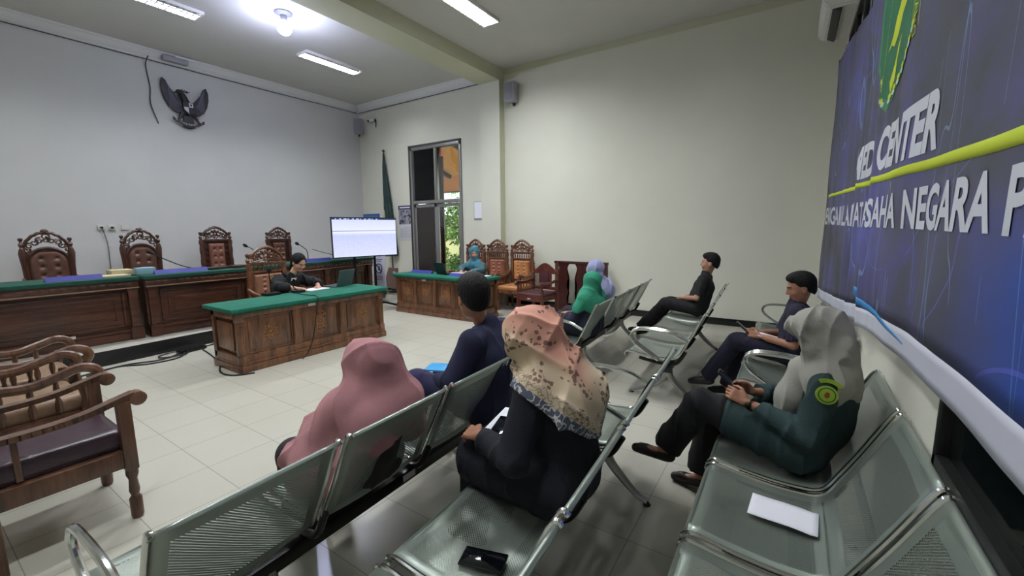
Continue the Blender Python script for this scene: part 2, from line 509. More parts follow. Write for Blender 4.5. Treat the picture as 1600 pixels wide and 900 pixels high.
# ------------------------------------------------------------------ doorway
door = empty('door_1', ((DX0+DX1)/2, YB, 0), kind='structure')
w = (DX1-DX0)/2
f = B()
for s in (-1, 1): bx(f, s*w, s*(w-.06), -.03, .1, 0, DZ, .004)
bx(f, -w, w, -.03, .1, DZ-.07, DZ, .004); bx(f, -w, w, -.02, .1, 2.28, 2.36, .004)
bx(f, -.03, .03, -.02, .09, 2.36, DZ-.06, .004)
done('door_frame', f, ALU, door)
f = B(); bx(f, -w-.05, -w, -.035, .2, 0, DZ+.05); bx(f, w, w+.01, -.0, .2, 0, DZ+.05); bx(f, -w, w, -.035, .2, DZ, DZ+.05)
done('door_surround', f, mat('dark_reveal', (58, 56, 54), rough=.6), door)
def clear_glass():
    m = bpy.data.materials.new('clear_glass'); m.use_nodes = True; N = NT(m)
    tr = N.new('BsdfTransparent'); gl = N.new('BsdfGlossy'); gl.inputs['Roughness'].default_value = 0.02
    mx = N.new('MixShader'); fr = N.new('Fresnel'); fr.inputs[0].default_value = 1.45
    tr.inputs[0].default_value = (.86, .9, .88, 1)
    N.link(fr.outputs[0], mx.inputs[0]); N.link(tr.outputs[0], mx.inputs[1]); N.link(gl.outputs[0], mx.inputs[2])
    N.link(mx.outputs[0], N.n['Material Output'].inputs[0]); return m
CLEAR = clear_glass()
g_ = B(); bx(g_, -w+.06, w-.06, .03, .036, 2.36, DZ-.07); done('transom_pane', g_, CLEAR, door)
def leaf(hx, rz, name, glass):
    r = empty(name, (hx, .03, 0), rz); r.parent = door
    f = B(); W = w-.05
    bx(f, 0, .075, -.02, .02, .02, 2.27, .004); bx(f, W-.075, W, -.02, .02, .02, 2.27, .004)
    bx(f, 0, W, -.02, .02, .02, .16, .004); bx(f, 0, W, -.02, .02, 2.19, 2.27, .004)
    done('leaf_frame', f, ALU, r)
    g2 = B(); bx(g2, .07, W-.07, -.003, .003, .15, 2.2); done('leaf_glass', g2, glass, r)
    h = B(); tube(h, [(W-.04, -.03, .95), (W-.04, -.06, .97), (W-.04, -.06, 1.2), (W-.04, -.03, 1.22)], .011); done('door_handle', h, STEEL, r)
    return r
M_SMOKE = mat('smoked_glass', (52, 46, 44), rough=0.08)
leaf(-w+.05, 0.0, 'door_leaf', M_SMOKE)
lr = leaf(-.02, 0.02, 'door_leaf', CLEAR)
# dark panel seen through the transom: an open brown outer shutter
sh = empty('outer_shutter', (DX0+.12, YB+.35, 0), label='dark brown wooden outer shutter folded open behind the left door leaf', cat='shutter')
f = B(); bx(f, 0, .62, 0, .04, -.03, 3.45, .005)
for z0, z1 in ((.2, 1.5), (1.7, 3.3)): bx(f, .09, .53, -.012, .0, z0, z1, .005)
done('shutter_board', f, wood('outer_door_wood', (52, 30, 24), (84, 52, 40)), sh)
# ------------------------------------------------------------------ outside the door: covered walk and garden
YO = YB+.2
b = B(); bx(b, -22, -1, YO, YO+3.6, -.15, -.03); done('terrace', b, mat('terrace_tile', (176, 170, 150), rough=.4, var=.08), kind='structure')
b = B(); bx(b, -40, 10, YO+3.6, YO+40, -.3, -.06); done('lawn', b, mat('lawn_green', (86, 112, 48), rough=.95, var=.3, vscale=3, bump=.5, bscale=30), kind='structure')
# veranda roof lined with boards
m = bpy.data.materials.new('orange_board_lining'); m.use_nodes = True; N = NT(m)
v = N.obj(); s_ = N.new('SeparateXYZ'); N.link(v, s_.inputs[0])
fr = N.math('FRACT', N.math('MULTIPLY', s_.outputs[0], 8.0))
f = N.noise(3, 3, N.obj((8, .5, 1)))
c = N.ramp(f, [(.3, lin((196, 128, 72))), (.7, lin((226, 166, 104)))])
N.link(N.mix(N.math('LESS_THAN', fr, .06), c, lin((120, 66, 34))), N.b.inputs['Base Color'])
ORANGE = m
b = B()
t = bmesh.new(); bmesh.ops.create_cube(t, size=1.0)
join(b, t, Matrix.Translation((-12.0, YO+2.0, 4.25)) @ Euler((math.radians(-17), 0, 0)).to_matrix().to_4x4() @ Matrix.Diagonal((24, 4.4, .06, 1)))
done('veranda_roof', b, ORANGE, label='orange board-lined veranda roof sloping down outside the glass door', cat='roof')
b = B()
t = bmesh.new(); bmesh.ops.create_cube(t, size=1.0)
join(b, t, Matrix.Translation((-14.0, YO+5.6, 3.68)) @ Euler((math.radians(-14), 0, 0)).to_matrix().to_4x4() @ Matrix.Diagonal((22, 2.6, .06, 1)))
done('walkway_roof', b, mat('darker_orange_lining', (200, 112, 60), rough=.6, var=.1), label='reddish orange roof of the covered walk farther out, beyond the veranda', cat='roof')
for k, xx in enumerate((-10.6, -8.6, -12.6)):
    b = B(); box(b, (xx, YO+2.0, 4.16), (.12, 4.3, .14), .01, rot=(math.radians(-17), 0, 0))
    done('roof_rafter', b, mat('dark_rafter', (44, 38, 36), rough=.6), label='dark rafter crossing under the orange veranda lining', cat='rafter', group='rafters under the veranda roof')
b = B(); bx(b, -22, -2, YO+3.95, YO+4.07, 3.62, 3.72, .01)
done('fascia_beam', b, MATS['dark_rafter'], label='long dark beam along the outer edge of the veranda roof', cat='beam')
b = B(); bx(b, -8.42, -8.26, YO+.92, YO+1.05, -.03, 4.2, .01); 
done('orange_post', b, mat('orange_post_paint', (206, 96, 36), rough=.5), label='bright orange post standing outside the glass door', cat='post')
b = B(); bx(b, -20, -4, YO+9.0, YO+9.2, -.1, 2.3)
done('garden_wall', b, mat('garden_wall_paint', (206, 200, 150), rough=.8, var=.08), label='pale yellow garden wall beyond the shrubs', cat='wall')
LEAF = [mat('leaf_green_%d' % i, c, rough=.55, var=.25, vscale=5) for i, c in enumerate(((96, 150, 52), (130, 178, 70), (66, 118, 50)))]
def shrub(name, c, r, n, mi, label, stem=True, ls=.12, group=None):
    root = empty(name, (c[0], c[1], -.06), label=label, cat='plant', group=group)
    b = B(); rnd = random.Random(n+int(abs(c[0])*10))
    for i in range(n):
        d = Vector((rnd.gauss(0, 1), rnd.gauss(0, 1), rnd.gauss(0, 1))).normalized()*(rnd.random()**.4)
        p = Vector((d.x*r[0], d.y*r[1], c[2]+d.z*r[2])); u = Vector((rnd.gauss(0, 1), rnd.gauss(0, 1), rnd.gauss(0, .5))).normalized()*ls
        w_ = u.cross(Vector((rnd.gauss(0, 1), rnd.gauss(0, 1), rnd.gauss(0, 1)))).normalized()*ls*.35
        q = [p-u, p+w_-u*.1, p+u, p-w_-u*.1]
        fc = b.faces.new([b.verts.new(x) for x in q]); fc.material_index = 0 if rnd.random() < .6 else 1
    done('foliage', b, [LEAF[mi], LEAF[(mi+1) % 3]], root, smooth=False)
    if stem:
        b = B()
        for k in range(5):
            a = k*2*PI/5; tube(b, spline([(0, 0, 0), (r[0]*.2*math.cos(a), r[1]*.2*math.sin(a), c[2]*.6), (r[0]*.5*math.cos(a), r[1]*.5*math.sin(a), c[2])], 4), [.05*(1-i/14) for i in range(9)], 6)
        done('stem', b, mat('bark', (96, 78, 58), rough=.9), root)
shrub('garden_tree', (-11.3, YO+6.0, 2.0), (1.9, .9, 1.1), 2600, 1, 'bright leafy green tree seen through the clear door leaf')
shrub('garden_tree', (-13.4, YO+12.0, 4.0), (4.4, 1.6, 3.0), 5200, 0, 'tall yellow-green tree behind the garden wall outside')
shrub('low_shrub', (-10.4, YO+4.6, .42), (.9, .6, .42), 1400, 2, 'low bushy shrub at the edge of the terrace outside the door', ls=.07)
shrub('low_shrub', (-12.8, YO+5.2, .6), (1.0, .6, .6), 1200, 0, 'taller light green shrub left of the low bush outside the door', ls=.09)
# ------------------------------------------------------------------ ceiling lights
def tube_mat(name, s):
    m = mat(name, (235, 240, 255), rough=.3, emit=(236, 240, 255), es=s); return m
M_TON = tube_mat('lit_fluorescent_tube', 14.0); M_TDIM = tube_mat('lit_fluorescent_tube_b', 10.0)
M_REFL = mat('louvre_grey', (150, 152, 156), rough=.4, metal=.2)
def troffer(loc, on, watts, label, L=1.22, W=.30, rz=0.0):
    r = empty('ceiling_light', loc, rz, label=label, cat='ceiling light')
    b = B(); D = .045
    for s in (-1, 1):
        bx(b, s*(W/2+.015), s*(W/2-.01), -L/2-.015, L/2+.015, -D, 0, .002); bx(b, -W/2, W/2, s*(L/2+.015), s*(L/2-.01), -D, 0, .002)
    bx(b, -W/2, W/2, -L/2, L/2, -.008, 0)
    done('housing', b, WHITE, r)
    b = B(); n = 16
    for k in range(1, n): bx(b, -W/2+.01, W/2-.01, -L/2+L*k/n-.007, -L/2+L*k/n+.007, -D+.002, -.030)
    for xx in (-W/4, 0, W/4): bx(b, xx-.007, xx+.007, -L/2+.01, L/2-.01, -D+.002, -.030)
    done('louvre', b, M_REFL, r)
    for i, s in enumerate((-1, 1)):
        b = B(); tube(b, [(s*W/4, -L/2+.03, -.024), (s*W/4, L/2-.03, -.024)], .009, 8)
        done('fluorescent_tube', b, (M_TON if on[i] else WHITE), r)
    if watts:
        full = on[0] and on[1]
        lamp('troffer_light', 'AREA', (0 if full else -W/4, 0, -.011), watts*2.3, (.93, .96, 1.0), size=W-.03 if full else W/2-.03, sy=L-.04, parent=r)
    return r
troffer((-4.28, 5.35, CEIL-.0), (1, 1), LAMP_W*1.5, 'brightly lit louvred ceiling light right of the ceiling beam')
troffer((-7.86, 5.5, CEIL-.0), (1, 0), LAMP_W*.75, 'half-lit louvred ceiling light between the bulb and the side wall')
troffer((-7.86, 2.62, CEIL-.0), (1, 0), LAMP_W*.75, 'louvred ceiling light cut off by the top edge of the photo at left')
troffer((-4.28, 1.6, CEIL-.0), (1, 1), LAMP_W*1.0, 'unseen lit louvred ceiling light added overhead, behind the view')  # unseen fixture put in as a light source behind the camera
troffer((-7.86, -.6, CEIL-.0), (1, 1), LAMP_W*.7, 'unseen louvred ceiling light added at the rear left, outside the view')  # also out of sight, added as a light source for the room
troffer((-1.6, .4, CEIL-.0), (1, 1), LAMP_W*.8, 'unseen louvred ceiling light added above the nearest waiting benches, outside the view')  # unseen, added and raised to lift the light on floor and near benches
troffer((-1.5, 4.1, CEIL-.0), (1, 1), LAMP_W*.8, 'unseen louvred ceiling light added above the far waiting benches to brighten the banner side')  # no such fixture in sight; added to brighten the banner wall and right side
b = B(); bx(b, -22, -2, YO+6.85, YO+6.97, 3.28, 3.42, .01)
done('fascia_beam', b, MATS['dark_rafter'], label='dark beam under the reddish walkway roof farther out', cat='beam')
# big led bulb
r = empty('ceiling_bulb', (-6.74, 3.93, CEIL), label='glowing round led bulb hanging in its holder under the ceiling', cat='light bulb')
b = B(); lathe(b, [(.13, 0), (.13, -.012), (.10, -.03), (.05, -.04), (.045, -.11), (.03, -.115)], n=20); done('holder', b, GREYP, r)
b = B(); lathe(b, [(.03, -.10), (.045, -.12), (.085, -.15), (.105, -.20), (.10, -.25), (.07, -.295), (.03, -.315), (.001, -.32)], n=24)
done('bulb_globe', b, mat('led_bulb_glass', (240, 242, 255), rough=.3, emit=(200, 208, 255), es=20.0), r)
lamp('bulb_light', 'POINT', (0, 0, -.44), BULB_W, (.66, .70, 1.0), size=.11, parent=r)
# small grey box + white strip at the cornice above the emblem
r = empty('wall_junction_box', (XA+.14, 3.62, 4.86), label='small grey box with white lid on the cornice above the eagle emblem', cat='box')
b = B(); bx(b, -.08, .04, -.2, .2, -.05, .03, .008); done('box_body', b, GREYP, r)
b = B(); bx(b, .0, .08, -.02, .3, .03, .05, .004); done('lid', b, WHITE, r)
# ------------------------------------------------------------------ wooden desks
def medallion(b, x, y, z, ry, rz_, tall=False):
    def S(r, cy=0, cz=0, th=.008, n=28, sy=1, sz=1):
        tube(b, [(x+.004, y+cy+r*sy*math.cos(2*PI*k/n), z+cz+r*sz*math.sin(2*PI*k/n)) for k in range(n)], th, 6, close=True)
    S(ry*.42, th=.009); ball(b, (x, y, z), ry*.25, (.35, 1, 1), 12)
    for k in range(10):
        a = 2*PI*k/10
        ball(b, (x+.001, y+ry*.68*math.cos(a), z+ry*.68*math.sin(a)), ry*.2, (.4, 1, 1), 8)
    for k in range(10):
        a = 2*PI*(k+.5)/10
        ball(b, (x, y+ry*.95*math.cos(a), z+ry*.95*math.sin(a)), ry*.13, (.5, 1, 1), 8)
    if tall:
        for s in (-1, 1):
            for q in (-1, 1):
                S(ry*.3, q*ry*.42, s*ry*1.25, .007, 16); S(ry*.18, q*ry*.85, s*ry*.95, .006, 12)
            ball(b, (x, y, z+s*ry*1.75), ry*.16, (.5, 1, 1.6), 8)
def desk(W, D, H, panels, wm, label, loc, rz, end_panels=True, plinth=True, lbl=None, medal=True, top_m=GREEN, top_over=.06, pil=.09):
    """front faces +X, width along Y"""
    r = empty('wooden_desk', loc, rz, label=label, cat='desk')
    x1 = D/2; ty = .045
    b = B(); bx(b, -x1+.02, x1-.045, -W/2+.045, W/2-.045, .02, H-ty, .004)
    if pil:
        pass
    bx(b, x1-.05, x1-.005, -W/2+.01, W/2-.01, H-ty-.07, H-ty, .006)       # top rail
    bx(b, x1-.05, x1-.005, -W/2+.01, W/2-.01, .12, .19, .006)
    n = len(panels); cuts = [-W/2+pil]; tot = sum(panels); uw = W-2*pil-(n-1)*.075
    pos = []; y = -W/2+pil
    for i, q in enumerate(panels):
        w_ = uw*q/tot; pos.append((y, y+w_)); y += w_
        if i < n-1: bx(b, x1-.05, x1-.008, y, y+.075, .12, H-ty, .006); y += .075
    for s in (-1, 1):   # side frames
        ys = s*(W/2-.02)
        bx(b, -x1+.03, x1-.06, ys-.02, ys+.02, .12, .2, .005); bx(b, -x1+.03, x1-.06, ys-.02, ys+.02, H-ty-.09, H-ty, .005)
        bx(b, -x1+.02, -x1+.1, ys-.02, ys+.02, .1, H-ty, .005)
        bx(b, -x1+.14, x1-.13, ys-.012, ys+.012, .25, H-ty-.14, .01)
    done('carcass', b, wm, r)
    for y0, y1 in pos:
        b = B(); z0, z1 = .19, H-ty-.07; yc, zc = (y0+y1)/2, (z0+z1)/2
        for k, (o, d) in enumerate(((0.0, .022), (.022, .008))):
            a = [(y0+o, z0+o), (y1-o, z0+o), (y1-o, z1-o), (y0+o, z1-o)]
            t = .018
            for (p, q) in ((0, 1), (1, 2), (2, 3), (3, 0)):
                (a0, c0), (a1, c1) = a[p], a[q]
                bx(b, x1-.05, x1-.05+d+.01, min(a0, a1)-(t/2 if a0 == a1 else 0), max(a0, a1)+(t/2 if a0 == a1 else 0), min(c0, c1)-(t/2 if c0 == c1 else 0), max(c0, c1)+(t/2 if c0 == c1 else 0), .004)
        bx(b, x1-.05, x1-.034, y0+.05, y1-.05, z0+.06, z1-.06, .008)
        p = done('panel', b, wm, r)
        if medal:
            b = B(); tall = (abs(yc) < .2 and n == 3)
            medallion(b, x1-.032, yc, zc+.01, .085 if tall else .095, 0, tall)
            done('carved_medallion', b, mat('carving_wood', (142, 98, 62), rough=.4, var=.2, vscale=20), p)
    for s in (-1, 1):
        b = B(); ys = s*(W/2-.045)
        bx(b, x1-.075, x1, ys-.045, ys+.045, .1, .2, .006)
        bx(b, x1-.07, x1-.004, ys-.04, ys+.04, .2, H-ty-.13, .014); bx(b, x1-.075, x1, ys-.045, ys+.045, H-ty-.13, H-ty, .01)
        for k in (-1, 0, 1): tube(b, [(x1-.005, ys+k*.022, .24), (x1-.005, ys+k*.022, H-ty-.17)], .007, 6)
        done('corner_column', b, wm, r)
    b = B()
    bx(b, -x1, x1+.02, -W/2-.01, W/2+.01, 0, .085, .008); bx(b, -x1+.005, x1+.008, -W/2, W/2, .085, .12, .012)
    done('plinth', b, wm, r)
    b = B(); o = top_over
    bx(b, -x1-o*.6, x1+o, -W/2-o, W/2+o, H-ty, H, .008); bx(b, -x1+.0, x1+.02, -W/2-.02, W/2+.02, H-ty-.02, H-ty, .006)
    done('felt_top', b, top_m, r)
    if lbl is not None:
        b = B(); bx(b, x1-.006, x1+.002, lbl-.05, lbl+.05, H-ty-.06, H-ty-.028); done('inventory_label', b, LABEL, r, label='small white inventory sticker')
    return r
desk_c = desk(2.10, .66, .77, (1, 1, 1), W_DESK, 'carved wooden desk with green top in the middle of the floor, clerk writing at it', (-5.56, 3.25, 0), 0.0, lbl=-.12)
desk_r = desk(2.08, .62, .77, (.8, .9, .8, .9), W_DESK, 'carved wooden desk with green top near the glass door, woman in teal headscarf behind it', (-5.58, 6.09, 0), -PI/2, lbl=-.25)
def judge_bench(y0, y1, x, label, lbl=None, n=1, end_seam=False):
    W = y1-y0; H = .86
    r = empty('judge_bench', (x, (y0+y1)/2, .185), label=label, cat='bench desk', group=None)
    b = B(); bx(b, -.62, -.04, -W/2, W/2, 0, H-.05, .004); bx(b, -.05, -.0, -W/2, W/2, 0, .12, .006); bx(b, -.05, .015, -W/2-.0, W/2, .12, .15, .006)
    done('carcass', b, W_BENCH, r)
    b = B()
    for k in range(n):
        a, c = -W/2+.16+(W-.16)*k/n, -W/2+(W-.16)*(k+1)/n
        for o, d, t in ((0, .02, .02), (.09, .012, .014)):
            z0, z1 = .2+o*.8, H-.2-o*.8
            bx(b, -.045, -.04+d, a+o, c-o, z0, z0+t, .004); bx(b, -.045, -.04+d, a+o, c-o, z1-t, z1, .004)
            bx(b, -.045, -.04+d, a+o, a+o+t, z0, z1, .004); bx(b, -.045, -.04+d, c-o-t, c-o, z0, z1, .004)
        bx(b, -.045, -.028, a+.16, c-.16, .33, H-.33, .01)
    done('panel', b, W_BENCH, r)
    for s in (-1, 1):
        b = B(); ys = s*(W/2-.07)
        bx(b, -.06, .03, ys-.07, ys+.07, 0, .17, .01); bx(b, -.05, .012, ys-.05, ys+.05, .17, H-.14, .012); bx(b, -.055, .02, ys-.06, ys+.06, H-.2, H-.14, .008)
        done('pilaster', b, W_BENCH, r)
    b = B(); bx(b, -.05, .025, -W/2, W/2, H-.14, H-.05, .01)
    for k in range(int(W/.09)):
        yy = -W/2+.05+k*.09; ball(b, (.026, yy, H-.095), .022, (.4, 1.6, 1), 8)
    done('carved_frieze', b, W_BENCH, r)
    b = B(); bx(b, -.05, .035, -W/2, W/2, H-.155, H-.14, .004); done('pale_moulding', b, mat('pale_moulding', (140, 112, 92), rough=.4), r, label='lighter moulding strip below the frieze')
    b = B(); bx(b, -.68, .05, -W/2-.01, W/2+.01, H-.05, H, .01); done('felt_top', b, mat('dark_green_felt', (4, 66, 52), rough=.85, bump=.3, bscale=200, var=.1), r)
    if lbl is not None:
        b = B(); bx(b, .012, .018, lbl-.06, lbl+.06, .135, .17); done('inventory_label', b, LABEL, r, label='white inventory sticker')
    return r
judge_bench(-.6, 1.98, -7.46, 'dark wooden judges bench with green top at the left edge, on the platform', lbl=.55, n=1)
judge_bench(2.04, 3.46, -7.42, 'dark wooden judges bench with green top in the middle, left of the clerk', n=1)
judge_bench(3.50, 5.0, -7.62, 'judges bench with green top directly behind the clerk in black', n=1)
judge_bench(5.03, 6.1, -7.72, 'judges bench section behind the television, last at the right', n=1)
# ------------------------------------------------------------------ carved chairs
def scroll(b, y, z, r, turns, s, x, th=.012, a0=0.0):
    pts = []
    for k in range(26):
        t = k/25; a = a0+s*turns*2*PI*t; q = r*(1-t*.82)
        pts.append((x, y+q*math.cos(a), z+q*math.sin(a)))
    tube(b, pts, [th*(1-.4*k/25) for k in range(26)], 6, flat=1.0)
def crest(b, w, h, z0, x, round_=False):
    """openwork carved crest between -w/2..w/2"""
    n = 20; pts = []
    for k in range(n+1):
        t = -1+2*k/n
        z = z0+h*(.25+.62*(math.cos(t*PI/2)**.8 if abs(t) < 1 else 0))+.012*abs(math.sin(t*PI*4))
        pts.append((x, t*w/2, z))
    tube(b, pts, .024, 8)
    for k in range(1, n, 2): ball(b, pts[k], .028, (.8, 1, 1), 8)
    for s in (-1, 1):
        scroll(b, s*w*.15, z0+h*.42, h*.22, 1.1, s, x, .018, PI/2)
        scroll(b, s*w*.33, z0+h*.28, h*.19, 1.1, -s, x, .017, 0)
        scroll(b, s*w*.43, z0+h*.13, h*.13, 1.0, s, x, .010, PI/2)
        tube(b, spline([(x, s*.01, z0+.01), (x, s*w*.12, z0+h*.16), (x, s*w*.26, z0+h*.08), (x, s*w*.4, z0+h*.03)], 5), .012, 6)
    for k in range(9):
        t = -.8+.2*k; ball(b, (x, t*w/2, z0+h*(.14+.42*math.cos(t*PI/2))), h*.10, (.5, 1.2, .9), 8)
        ball(b, (x, (t+.1)*w/2, z0+h*(.06+.2*math.cos(t*PI/2))), h*.075, (.5, 1.3, .8), 8)
    ball(b, (x, 0, z0+h*.62), h*.12, (.5, .9, 1.2), 10); ball(b, (x, 0, z0+h*.92), h*.09, (.7, 1, 1.3), 8)
    scroll(b, 0, z0+h*.2, h*.16, 1, 1, x, .012)
def tufted(b, w, h, x, z0, rows, cols, th=.055, rtop=0.0):
    nu, nv = 26, 40; G = []
    for j in range(nv+1):
        row = []
        for i in range(nu+1):
            u, v = i/nu, j/nv; y = (u-.5)*w; z = z0+v*h
            e = min(u, 1-u)*w; e2 = min(v, 1-v)*h
            if rtop and v > .7:
                zz = (v-.7)/.3; lim = w/2*math.sqrt(max(0.0, 1-(zz*.93)**2)); y = max(-lim, min(lim, y)); e = min(e, max(lim-abs(y), 0))
            d = th*min(1, (e/.03))**.5*min(1, (e2/.03))**.5
            for r_ in range(rows):
                for c_ in range(cols):
                    by = (c_-(cols-1)/2)*w/(cols+.6); bz = z0+h*(r_+.75)/(rows+.5)
                    q = (y-by)**2+(z-bz)**2
                    d -= .030*math.exp(-q/.0006); 
                    d -= .008*math.exp(-abs(abs(y-by)-abs(z-bz))/.01)*math.exp(-q/.006)
            row.append(b.verts.new((x+max(d, 0.0), y, z)))
        G.append(row)
    for j in range(nv):
        for i in range(nu): b.faces.new((G[j][i], G[j][i+1], G[j+1][i+1], G[j+1][i]))
def grand_chair(kind, wm, lm, label, H=1.5, W=.66):
    """ornate high-backed judge chair, faces +X"""
    r = empty('carved_armchair', label=label, cat='chair')
    xb = -.27; sh = .46; ty = H-.25
    for s in (-1, 1):
        b = B(); y = s*(W/2-.04)
        lathe(b, [(.028, 0), (.03, .25), (.034, .30), (.034, .5)], (xb, y, 0), 10)
        pr = [(.034, .5)]+[(q*.034/.034, .5+z) for q, z in turned(ty-.60, .034, 3)]+[(.036, ty-.1), (.036, ty-.02)]
        if kind == 'round': pr = [(.034, .5), (.02, .56), (.026, .8), (.03, .95), (.04, ty-.18), (.046, ty-.1), (.03, ty-.03)]
        lathe(b, pr, (xb, y, 0), 10)
        done('back_post', b, wm, r)
        b = B(); lathe(b, [(.03, 0), (.02, .02), (.03, .05), (.034, .065), (.018, .09), (.014, .11), (.026, .13), (.03, .15), (.02, .165), (.003, .17)], (xb, y, ty-.03), 10)
        done('finial', b, wm, r)
        b = B(); y = s*(W/2-.04)
        lathe(b, turned(.34, .034, 2)+[(.036, .34), (.036, sh-.02)], (.26, y, 0), 10); done('leg', b, wm, r)
        b = B(); y = s*(W/2-.015)
        tube(b, spline([(xb, y, .76), (-.1, y, .70), (.08, y, .68), (.22, y, .72), (.31, y, .73), (.345, y, .695), (.32, y, .665)], 6), .024, 8, flat=1.3)
        lathe(b, [(.028, sh-.02), (.02, .52), (.032, .58), (.02, .64), (.026, .70)], (.25, y, 0), 10)
        for xx in (-.12, .02, .14): lathe(b, [(.009, .5), (.015, .59), (.009, .69)], (xx, y, 0), 8)
        done('armrest', b, wm, r)
    b = B(); bx(b, -.29, .29, -W/2+.02, W/2-.02, sh-.13, sh-.04, .01)
    for k in range(6): ball(b, (.29, -W/2+.1+k*(W-.2)/5, sh-.09), .025, (.4, 1.4, 1), 8)
    done('seat_rail', b, wm, r)
    b = B(); box(b, (.01, 0, sh), (.56, W-.09, .10), .04, seg=4); done('seat_cushion', b, lm, r)
    iw = W-(.13 if kind == 'round' else .17)
    b = B(); z0 = .56
    if kind == 'round':
        zt = ty-.03; pts = []
        for k in range(21):
            a = PI*k/20; pts.append((xb, -math.cos(a)*iw/2, ty-.28+math.sin(a)*.26))
        pts = [(xb, -iw/2, z0)]+pts+[(xb, iw/2, z0)]
        tube(b, pts, .022, 8); poly = [(p[1], p[2]) for p in pts]; prism(b, poly, xb-.02, xb+.008)
        # openwork arch over the rounded panel
        n = 22; arc = [(xb, -math.cos(PI*k/n)*(W/2-.03), ty-.20+math.sin(PI*k/n)**.9*(H-ty+.16)+.01*abs(math.sin(k*PI/2))) for k in range(n+1)]
        tube(b, arc, .022, 8)
        for k in range(1, n): ball(b, arc[k], .022, (.7, 1, 1), 8)
        for k in range(1, 12):
            a = PI*k/12; rr = .5*((W/2-.03)+iw/2)
            scroll(b, -math.cos(a)*rr, ty-.2+math.sin(a)*(.5*(H-ty+.16+.20)), .046, 1.2, 1 if k % 2 else -1, xb, .017, a)
        ball(b, (xb, 0, H-.02), .04, (.6, 1.2, 1), 10)
    else:
        for s in (-1, 1): bx(b, xb-.02, xb+.025, s*iw/2, s*(iw/2+.045), z0-.06, ty-.04, .008)
        bx(b, xb-.02, xb+.025, -iw/2, iw/2, z0-.06, z0, .006)
        bx(b, xb-.02, xb+.025, -W/2+.05, W/2-.05, ty-.05, ty+.0, .008)
        bx(b, xb-.02, xb-.01, -iw/2, iw/2, z0-.06, ty-.14 if kind == 'spindle' else ty-.04)
        if kind == 'spindle':
            bx(b, xb-.02, xb+.025, -iw/2, iw/2, ty-.17, ty-.135, .006)
            for k in range(7): lathe(b, [(.008, 0), (.014, .04), (.008, .09)], (xb, -iw/2+.04+k*(iw-.08)/6, ty-.138), 8)
        else:
            for k in range(5):
                for s in (-1, 1): scroll(b, s*(iw/2-.035), z0+.15+k*.11, .03, 1.1, s, xb+.01, .009)
    done('back_frame', b, wm, r)
    b = B()
    if kind != 'round': crest(b, W-.14, H-ty, ty, xb)
    else: scroll(b, 0, H-.1, .05, 1.2, 1, xb, .012)
    done('carved_crest', b, wm, r)
    b = B()
    if kind == 'round': tufted(b, iw-.05, ty-.10-z0, xb+.0, z0+.02, 4, 2, rtop=1.0)
    elif kind == 'spindle': tufted(b, iw-.03, ty-.19-z0, xb+.0, z0+.01, 5, 2, .06)
    else: tufted(b, iw-.15, ty-.10-z0, xb, z0+.01, 4, 2, .05)
    done('tufted_back', b, lm, r)
    return r
W_JC = wood('judge_chair_wood', (44, 24, 17), (88, 52, 38))
c0 = grand_chair('round', W_JC, L_BROWN, 'carved judge chair with rounded dark leather back, leftmost against the front wall', 1.50, .60)
c0.location = (-9.35, 1.52, .185); c0.rotation_euler = (0, 0, .0)
c1 = grand_chair('round', W_JC, L_BROWN, 'carved judge chair with rounded back below the wall sockets, second from the left', 1.52, .58)
c1.location = (-9.35, 2.66, .185)
c2 = grand_chair('square', W_JC, leather('red_brown_leather', (122, 80, 66)), 'carved judge chair with square tufted back panel, third against the front wall', 1.56, .60)
c2.location = (-9.35, 3.84, .185)
c3 = grand_chair('square', W_JC, L_BROWN, 'carved judge chair farthest right against the front wall, partly behind the clerk chair', 1.54, .58)
c3.location = (-9.3, 5.06, .185)
c4 = grand_chair('spindle', W_CHAIR, leather('clerk_chair_leather', (150, 106, 82)), 'carved brown tufted chair in which the clerk in black sits', 1.42, .66)
c4.location = (-6.55, 3.42, 0); c4.rotation_euler = (0, 0, .12)
c5 = grand_chair('spindle', W_CHAIR, L_PINK, 'carved chair with rose brown back behind the woman in teal headscarf', 1.42, .58)
c5.location = (-5.90, 7.20, 0); c5.rotation_euler = (0, 0, -PI/2-.05)
c6 = place(c5, False, (-5.29, 7.20, 0), -PI/2, 'carved chair with rose brown tufted back just right of the woman in teal headscarf')
c7 = grand_chair('spindle', W_CHAIR, L_TAN, 'carved chair with tan tufted leather back between the rose chair and the maroon armchair', 1.42, .58)
c7.location = (-4.66, 7.20, 0); c7.rotation_euler = (0, 0, -PI/2+.02)
